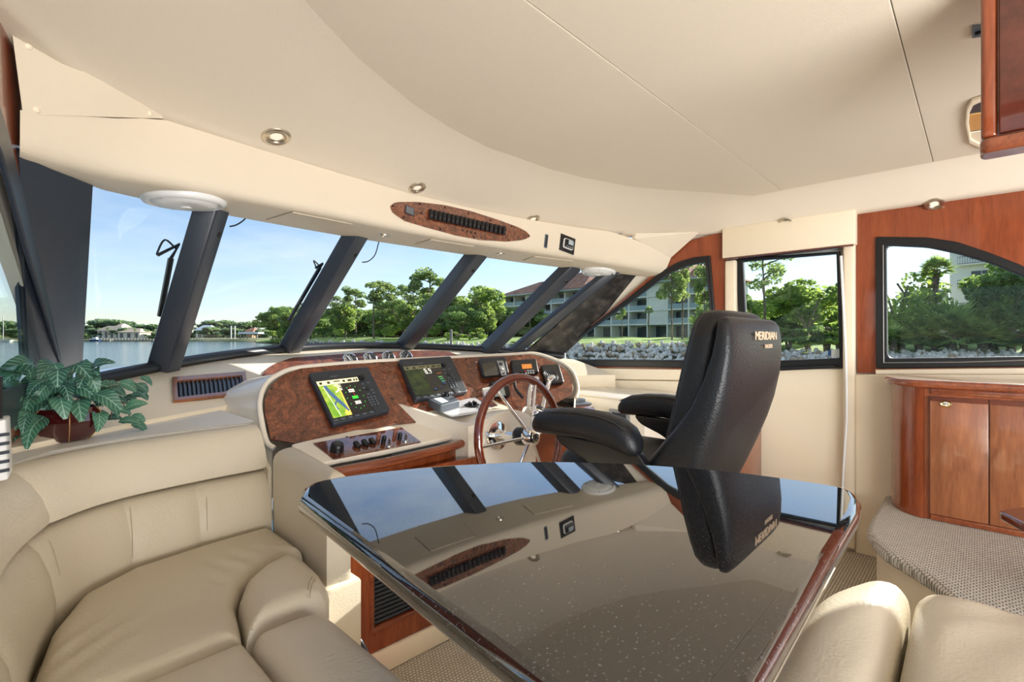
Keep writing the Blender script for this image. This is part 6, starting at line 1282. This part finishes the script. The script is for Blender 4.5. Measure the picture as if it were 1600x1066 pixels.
plate('top', [so_], .03, M_['darkwood'], st_, T((0, 0, .612)), bev=.01, bres=4, smooth=60); lathe('leg', [(.03, 0), (.025, .26), (.03, .262)], M_['darkwood'], st_, T((2.4, -.3, .351)), n=16)
# overhead cabinet hanging from the headliner
oc = thing('overhead_cabinet', (1.8, -.4, 2.0), 'glossy cherry overhead cabinet at the upper right picture edge', 'cabinet')
yv = -.002
hexa('carcass', [(1.592, yv-.012, 1.645), (1.65, yv-.012, 1.645), (1.65, -.9, 1.645), (1.592, -.9, 1.645), (1.592, yv-.012, 2.036), (1.65, yv-.012, 2.036), (1.65, -.9, 2.036), (1.592, -.9, 2.036)], M_['cherry'], oc, .004)
hexa('corner_post', [(1.585, yv, 1.662), (1.65, yv, 1.662), (1.65, yv-.028, 1.662), (1.585, yv-.028, 1.662), (1.585, yv, 2.036), (1.65, yv, 2.036), (1.65, yv-.028, 2.036), (1.585, yv-.028, 2.036)], M_['cherry'], oc, .008, 3)
hexa('door', [(1.580, yv-.03, 1.665), (1.594, yv-.03, 1.665), (1.594, -.6, 1.665), (1.580, -.6, 1.665), (1.580, yv-.03, 2.03), (1.594, yv-.03, 2.03), (1.594, -.6, 2.03), (1.580, -.6, 2.03)], M_['darkwood'], oc, .004)
plate('bottom_rail', [roundpoly([(1.576, yv+.002), (1.576, -.9), (1.656, -.9), (1.656, yv+.002)], .02)[::-1]], .034, M_['cherry_h'], oc, T((0, 0, 1.627)), bev=.010, bres=3, smooth=60)
# ================================================================= overhead fittings
sur = [o for o in ceil.children if o.name.startswith('headliner_surround')][0]
bS = bvh_of([sur]); bH = bvh_of([hdr]); bC = bvh_of([o for o in ceil.children if o.name.startswith('headliner_panel')])
def downlight(b, px, py, R, label, small=False):
    p, n = hit(b, px, py); t = thing('downlight', p, label, 'light', 'recessed downlights'); Mx = frame(p, (1, 0, 0), n)
    lathe('trim_ring', [(R*.62, .001), (R*.66, .006), (R*.8, .009), (R*.95, .006), (R, 0)], M_['nickel'], t, Mx, n=28); lathe('inner_ring', [(R*.42, .002), (R*.5, .005), (R*.62, .002)], M_['nickel'], t, Mx, n=24); lathe('lens', [(0, .003), (R*.42, .002)], M_['lens'], t, Mx, n=20)
for x, y, R, l in ((432, 213, .05, 'largest brushed downlight, upper left of the overhead above the triangular panel'), (652, 293, .042, 'brushed downlight just above the left end of the burl switch panel'), (833, 342, .042, 'brushed downlight above the right end of the burl switch panel'), (963, 366, .042, 'brushed downlight at the right end of the overhead, above the small display')): downlight(bS, x, y, R, l)
for x, y, l in ((600, 367, 'small flush downlight under the header above the third pillar'), (781, 396, 'small flush downlight under the header beside the fourth pillar top')): downlight(bH, x, y, .03, l)
for x, y, l in ((1228, 348.5, 'soffit downlight above the square side window'), (1460, 318.5, 'soffit downlight above the arched window')): 
    p = atX(x, y, 3.325); Mx = frame(V((p.x, p.y, 1.889)), (0, 1, 0), (0, 0, -1)); t = thing('downlight', p, l, 'light', 'recessed downlights'); R = .042
    p2, n2_ = hit(bS, x, y-2); n2_ = V((-.5, 0, -.87)).normalized(); p2 = p2+n2_*.008
    Mx = frame(p2, (0, 1, 0), n2_)
    lathe('trim_ring', [(R*.62, .001), (R*.66, .006), (R*.8, .009), (R*.95, .006), (R, 0)], M_['nickel'], t, Mx, n=28); lathe('inner_ring', [(R*.42, .002), (R*.5, .005), (R*.62, .002)], M_['nickel'], t, Mx, n=24); lathe('lens', [(0, .003), (R*.42, .002)], M_['lens'], t, Mx, n=20)
def hpanel(name, outs, b, th, mat, parent, bev=.002, off=0, rnd=.01, c=None):
    cx = sum(q[0] for q in outs)/len(outs); cy = sum(q[1] for q in outs)/len(outs); p, n = hit(b, *(c or (cx, cy)))
    return pplate(name, [outs], p, n, (1, 0, 0), th, mat, parent, bev=bev, off=off, rnd=rnd), p, n
for i, q in enumerate(([(416, 342.5), (457.5, 330.5), (552.5, 349.5), (512.5, 360.5)], [(648.5, 381), (673, 373.5), (742.5, 384.5), (722, 392)], [(817.5, 406.5), (835, 400), (895.5, 407.5), (878, 414)])):
    p, n = hit(bH, sum(a[0] for a in q)/4, sum(a[1] for a in q)/4); t = thing('access_panel', p, 'cream access panel under the header, %s' % ('between the second and third pillars', 'between the third and fourth pillars', 'between the fourth and fifth pillars')[i], 'panel', 'access panels under the header')
    pl_ = pplate('panel', [q], p, n, (1, 0, 0), .005, M_['header'], t, bev=.0015, rnd=.012, off=.0)
    g = [tuple(V(a).lerp(V((sum(b[0] for b in q)/4, sum(b[1] for b in q)/4)), -.03)) for a in q]
    pplate('shadow_gap', [g, q], p, n, (1, 0, 0), .0015, M_['seam'], t, rnd=.012)
    for a in q:
        c = V(a).lerp(V((sum(b[0] for b in q)/4, sum(b[1] for b in q)/4)), .16); lathe('screw', [(0, .007), (.003, .0065), (.0045, .005)], M_['nickel'], t, frame(atP(c.x, c.y, p, n), (1, 0, 0), n), n=8)
for x, y, R, l in ((289, 312, .128, 'large round white speaker under the header by the second pillar'), (935, 427, .12, 'round white speaker under the starboard end of the header')):
    p, n = hit(bH, x, y); t = thing('overhead_speaker', p, l, 'speaker'); Mx = frame(p, (1, 0, 0), n)
    lathe('flange', [(R*.84, .012), (R*.88, .018), (R*.95, .016), (R, .008), (R, -.01)], M_['white'], t, Mx, n=40); lathe('grille', [(0, .03), (R*.12, .031), (R*.14, .027), (R*.5, .026), (R*.72, .022), (R*.8, .012), (R*.84, .012)], M_['white'], t, Mx, n=40)
    for k in range(3):
        a = k*2*PI/3+.4; box('clip', (R*.85*math.cos(a), R*.85*math.sin(a), .016), (.012, .006, .006), M_['grey'], t, Mx, bev=.001)
# burl switch panel on the header face
tp_ = [(609.5, 322), (613, 318), (621, 316), (653, 316), (695, 321), (737, 330.7), (779.5, 344.4), (811, 356), (823, 363), (827.5, 368.5)]
bt_ = [(609.5, 324), (610.5, 328), (613, 333), (632, 345.5), (663, 355), (705.5, 366.5), (748, 375), (790, 378), (817, 375.5), (827.5, 370.5)]
def hsurf(x, y, off): p, n = hit(bH, x, y); return p+n*off
A_ = resample([V((x, y, 0)) for x, y in tp_], 30); B_ = resample([V((x, y, 0)) for x, y in bt_], 30)
osp = thing('overhead_switch_panel', hsurf(720, 348, 0), 'oval burl switch panel with a row of black rockers on the header', 'switch panel')
loft('panel', [[hsurf(*(a.lerp(b, f)).to_2d(), .004) for a, b in zip(A_, B_)] for f in (0, .2, .4, .6, .8, 1)], glossb, osp, smooth=60, thick=-.006)
def on_h(x, y, off=.006):
    p, n = hit(bH, x, y); p1, _ = hit(bH, x+6, y+2.3); return frame(p+n*off, p1-p, n)
for k in range(18):
    f = k/17; x = 671+(785-671)*f; y = 336.2+(361.5-336.2)*f; box('rocker_switch', (0, 0, .007), (.0205, .05, .016), M_['bplastic'], osp, on_h(x, y), bev=.003)
    box('legend', (0, -.009, .0153), (.008, .003, .001), M_['plastic_l'], osp, on_h(x, y), bev=0)
box('label_plate', (0, 0, .001), (.055, .04, .002), M_['plastic'], osp, on_h(639, 330), bev=.0005)
for r_ in range(7): box('label_line', (0, .014-r_*.0046, .0025), (.045, .0018, .0006), M_['grey'], osp, on_h(639, 330), bev=0)
for x, y in ((657.5, 333.5), (722, 360.5), (729, 362), (735, 363.5), (741.5, 365)): lathe('indicator', [(0, .004), (.004, .003), (.005, 0)], M_['bplastic'], osp, on_h(x, y), n=10)
for x, y in ((613, 322), (655, 319), (694, 325), (731, 334), (766, 345), (799, 354), (825, 368.5), (794, 375.5), (740, 371), (687, 358), (630, 340)): lathe('panel_screw', [(0, .003), (.004, .002), (.005, 0)], M_['bplastic'], osp, on_h(x, y), n=8)
sl_ = thing('card_slot', hsurf(853, 377, 0), 'narrow grey slot in the header left of the small display', 'slot'); Ms = on_h(853, 377, 0); plate('bezel', [rrect(.024, .085, .006)], .004, M_['plastic_l'], sl_, Ms, bev=.001); box('slot', (0, 0, .0045), (.008, .07, .003), M_['bplastic'], sl_, Ms, bev=0)
hd_ = thing('header_display', hsurf(886, 382, 0), 'small white-framed display on a black plate in the header', 'display'); Ms = on_h(886, 382, 0)
box('back_plate', (0, 0, .003), (.118, .105, .006), M_['bplastic'], hd_, Ms, bev=.002); plate('bezel', [rrect(.078, .062, .012)], .012, M_['white'], hd_, Ms @ T((0, -.002, .006)), bev=.003); plate('body', [rrect(.068, .052, .008)], .004, M_['bplastic'], hd_, Ms @ T((0, -.002, .0175)), bev=.001)
box('screen', (.012, .008, .022), (.036, .026, .002), simple('grey_lcd', srgb(170, 184, 190), .25), hd_, Ms, bev=0)
for k in range(4): lathe('button', [(0, .004), (.004, .003), (.005, 0)], M_['grey'], hd_, Ms @ T((-.018+k*.014, -.02, .021)), n=10)
# ceiling vent and small latch
cv = thing('ceiling_hatch_vent', atZ(1522, 190, 2.037), 'cream-framed ceiling vent with bright louvres behind the overhead cabinet', 'vent'); zc = 2.036; nd = V((0, 0, -1))
vo_ = [(1508, 190), (1510, 166), (1518, 154), (1534, 148), (1560, 148), (1560, 232), (1534, 229), (1514, 220)]; vi_ = [(1514, 190), (1515, 172), (1521, 160), (1534, 154), (1556, 154), (1556, 226), (1534, 223), (1517, 214)]
def cz(o): return [(atZ(x, y, zc).x, atZ(x, y, zc).y) for x, y in o]
Mz = Matrix(((1, 0, 0, 0), (0, -1, 0, 0), (0, 0, -1, zc), (0, 0, 0, 1))); fl_ = lambda o: [(x, -y) for x, y in cz(o)]
plate('frame', [fl_(vo_), fl_(vi_)], .012, M_['cream'], cv, Mz, bev=.003)
plate('mesh', [fl_(vi_)], .001, M_['plastic'], cv, Mz)
amb = simple('warm_louvre', srgb(226, 180, 110), .2, .3)
for (y0, y1), m in (((178, 203), amb), ((206, 222), M_['cream'])): plate('louvre', [fl_([(1515, y0), (1556, y0-6), (1556, y1-6), (1515, y1)])], .004, m, cv, Mz @ T((0, 0, .001)))
lt_ = thing('ceiling_latch', atZ(1525, 46, 2.037), 'small dark latch on the ceiling left of the overhead cabinet', 'latch'); plate('plate', [fl_([(1519, 39), (1536, 38), (1536, 54), (1519, 57)])], .006, M_['plastic_l'], lt_, Mz, bev=.001); box('catch', (atZ(1528, 47, zc).x, atZ(1528, 47, zc).y, zc-.009), (.012, .012, .008), M_['bplastic'], lt_, None, bev=.002)
# short cables at the pillar tops
for i, (pts, l) in enumerate((([(359, 354, 2.16), (368, 352, 2.14), (377, 347, 2.12), (383, 342, 2.1)], 'short black cable curling out of the second pillar top'), ([(566, 410, 2.40), (576, 408, 2.40), (586, 398, 2.40), (592, 378, 2.36)], 'short black cable curling out of the third pillar top'))):
    tag(tube('pillar_cable', spline([atY(x, y, z) for x, y, z in pts], 5), .003, M_['bplastic'], None, n=6), l, 'cable')
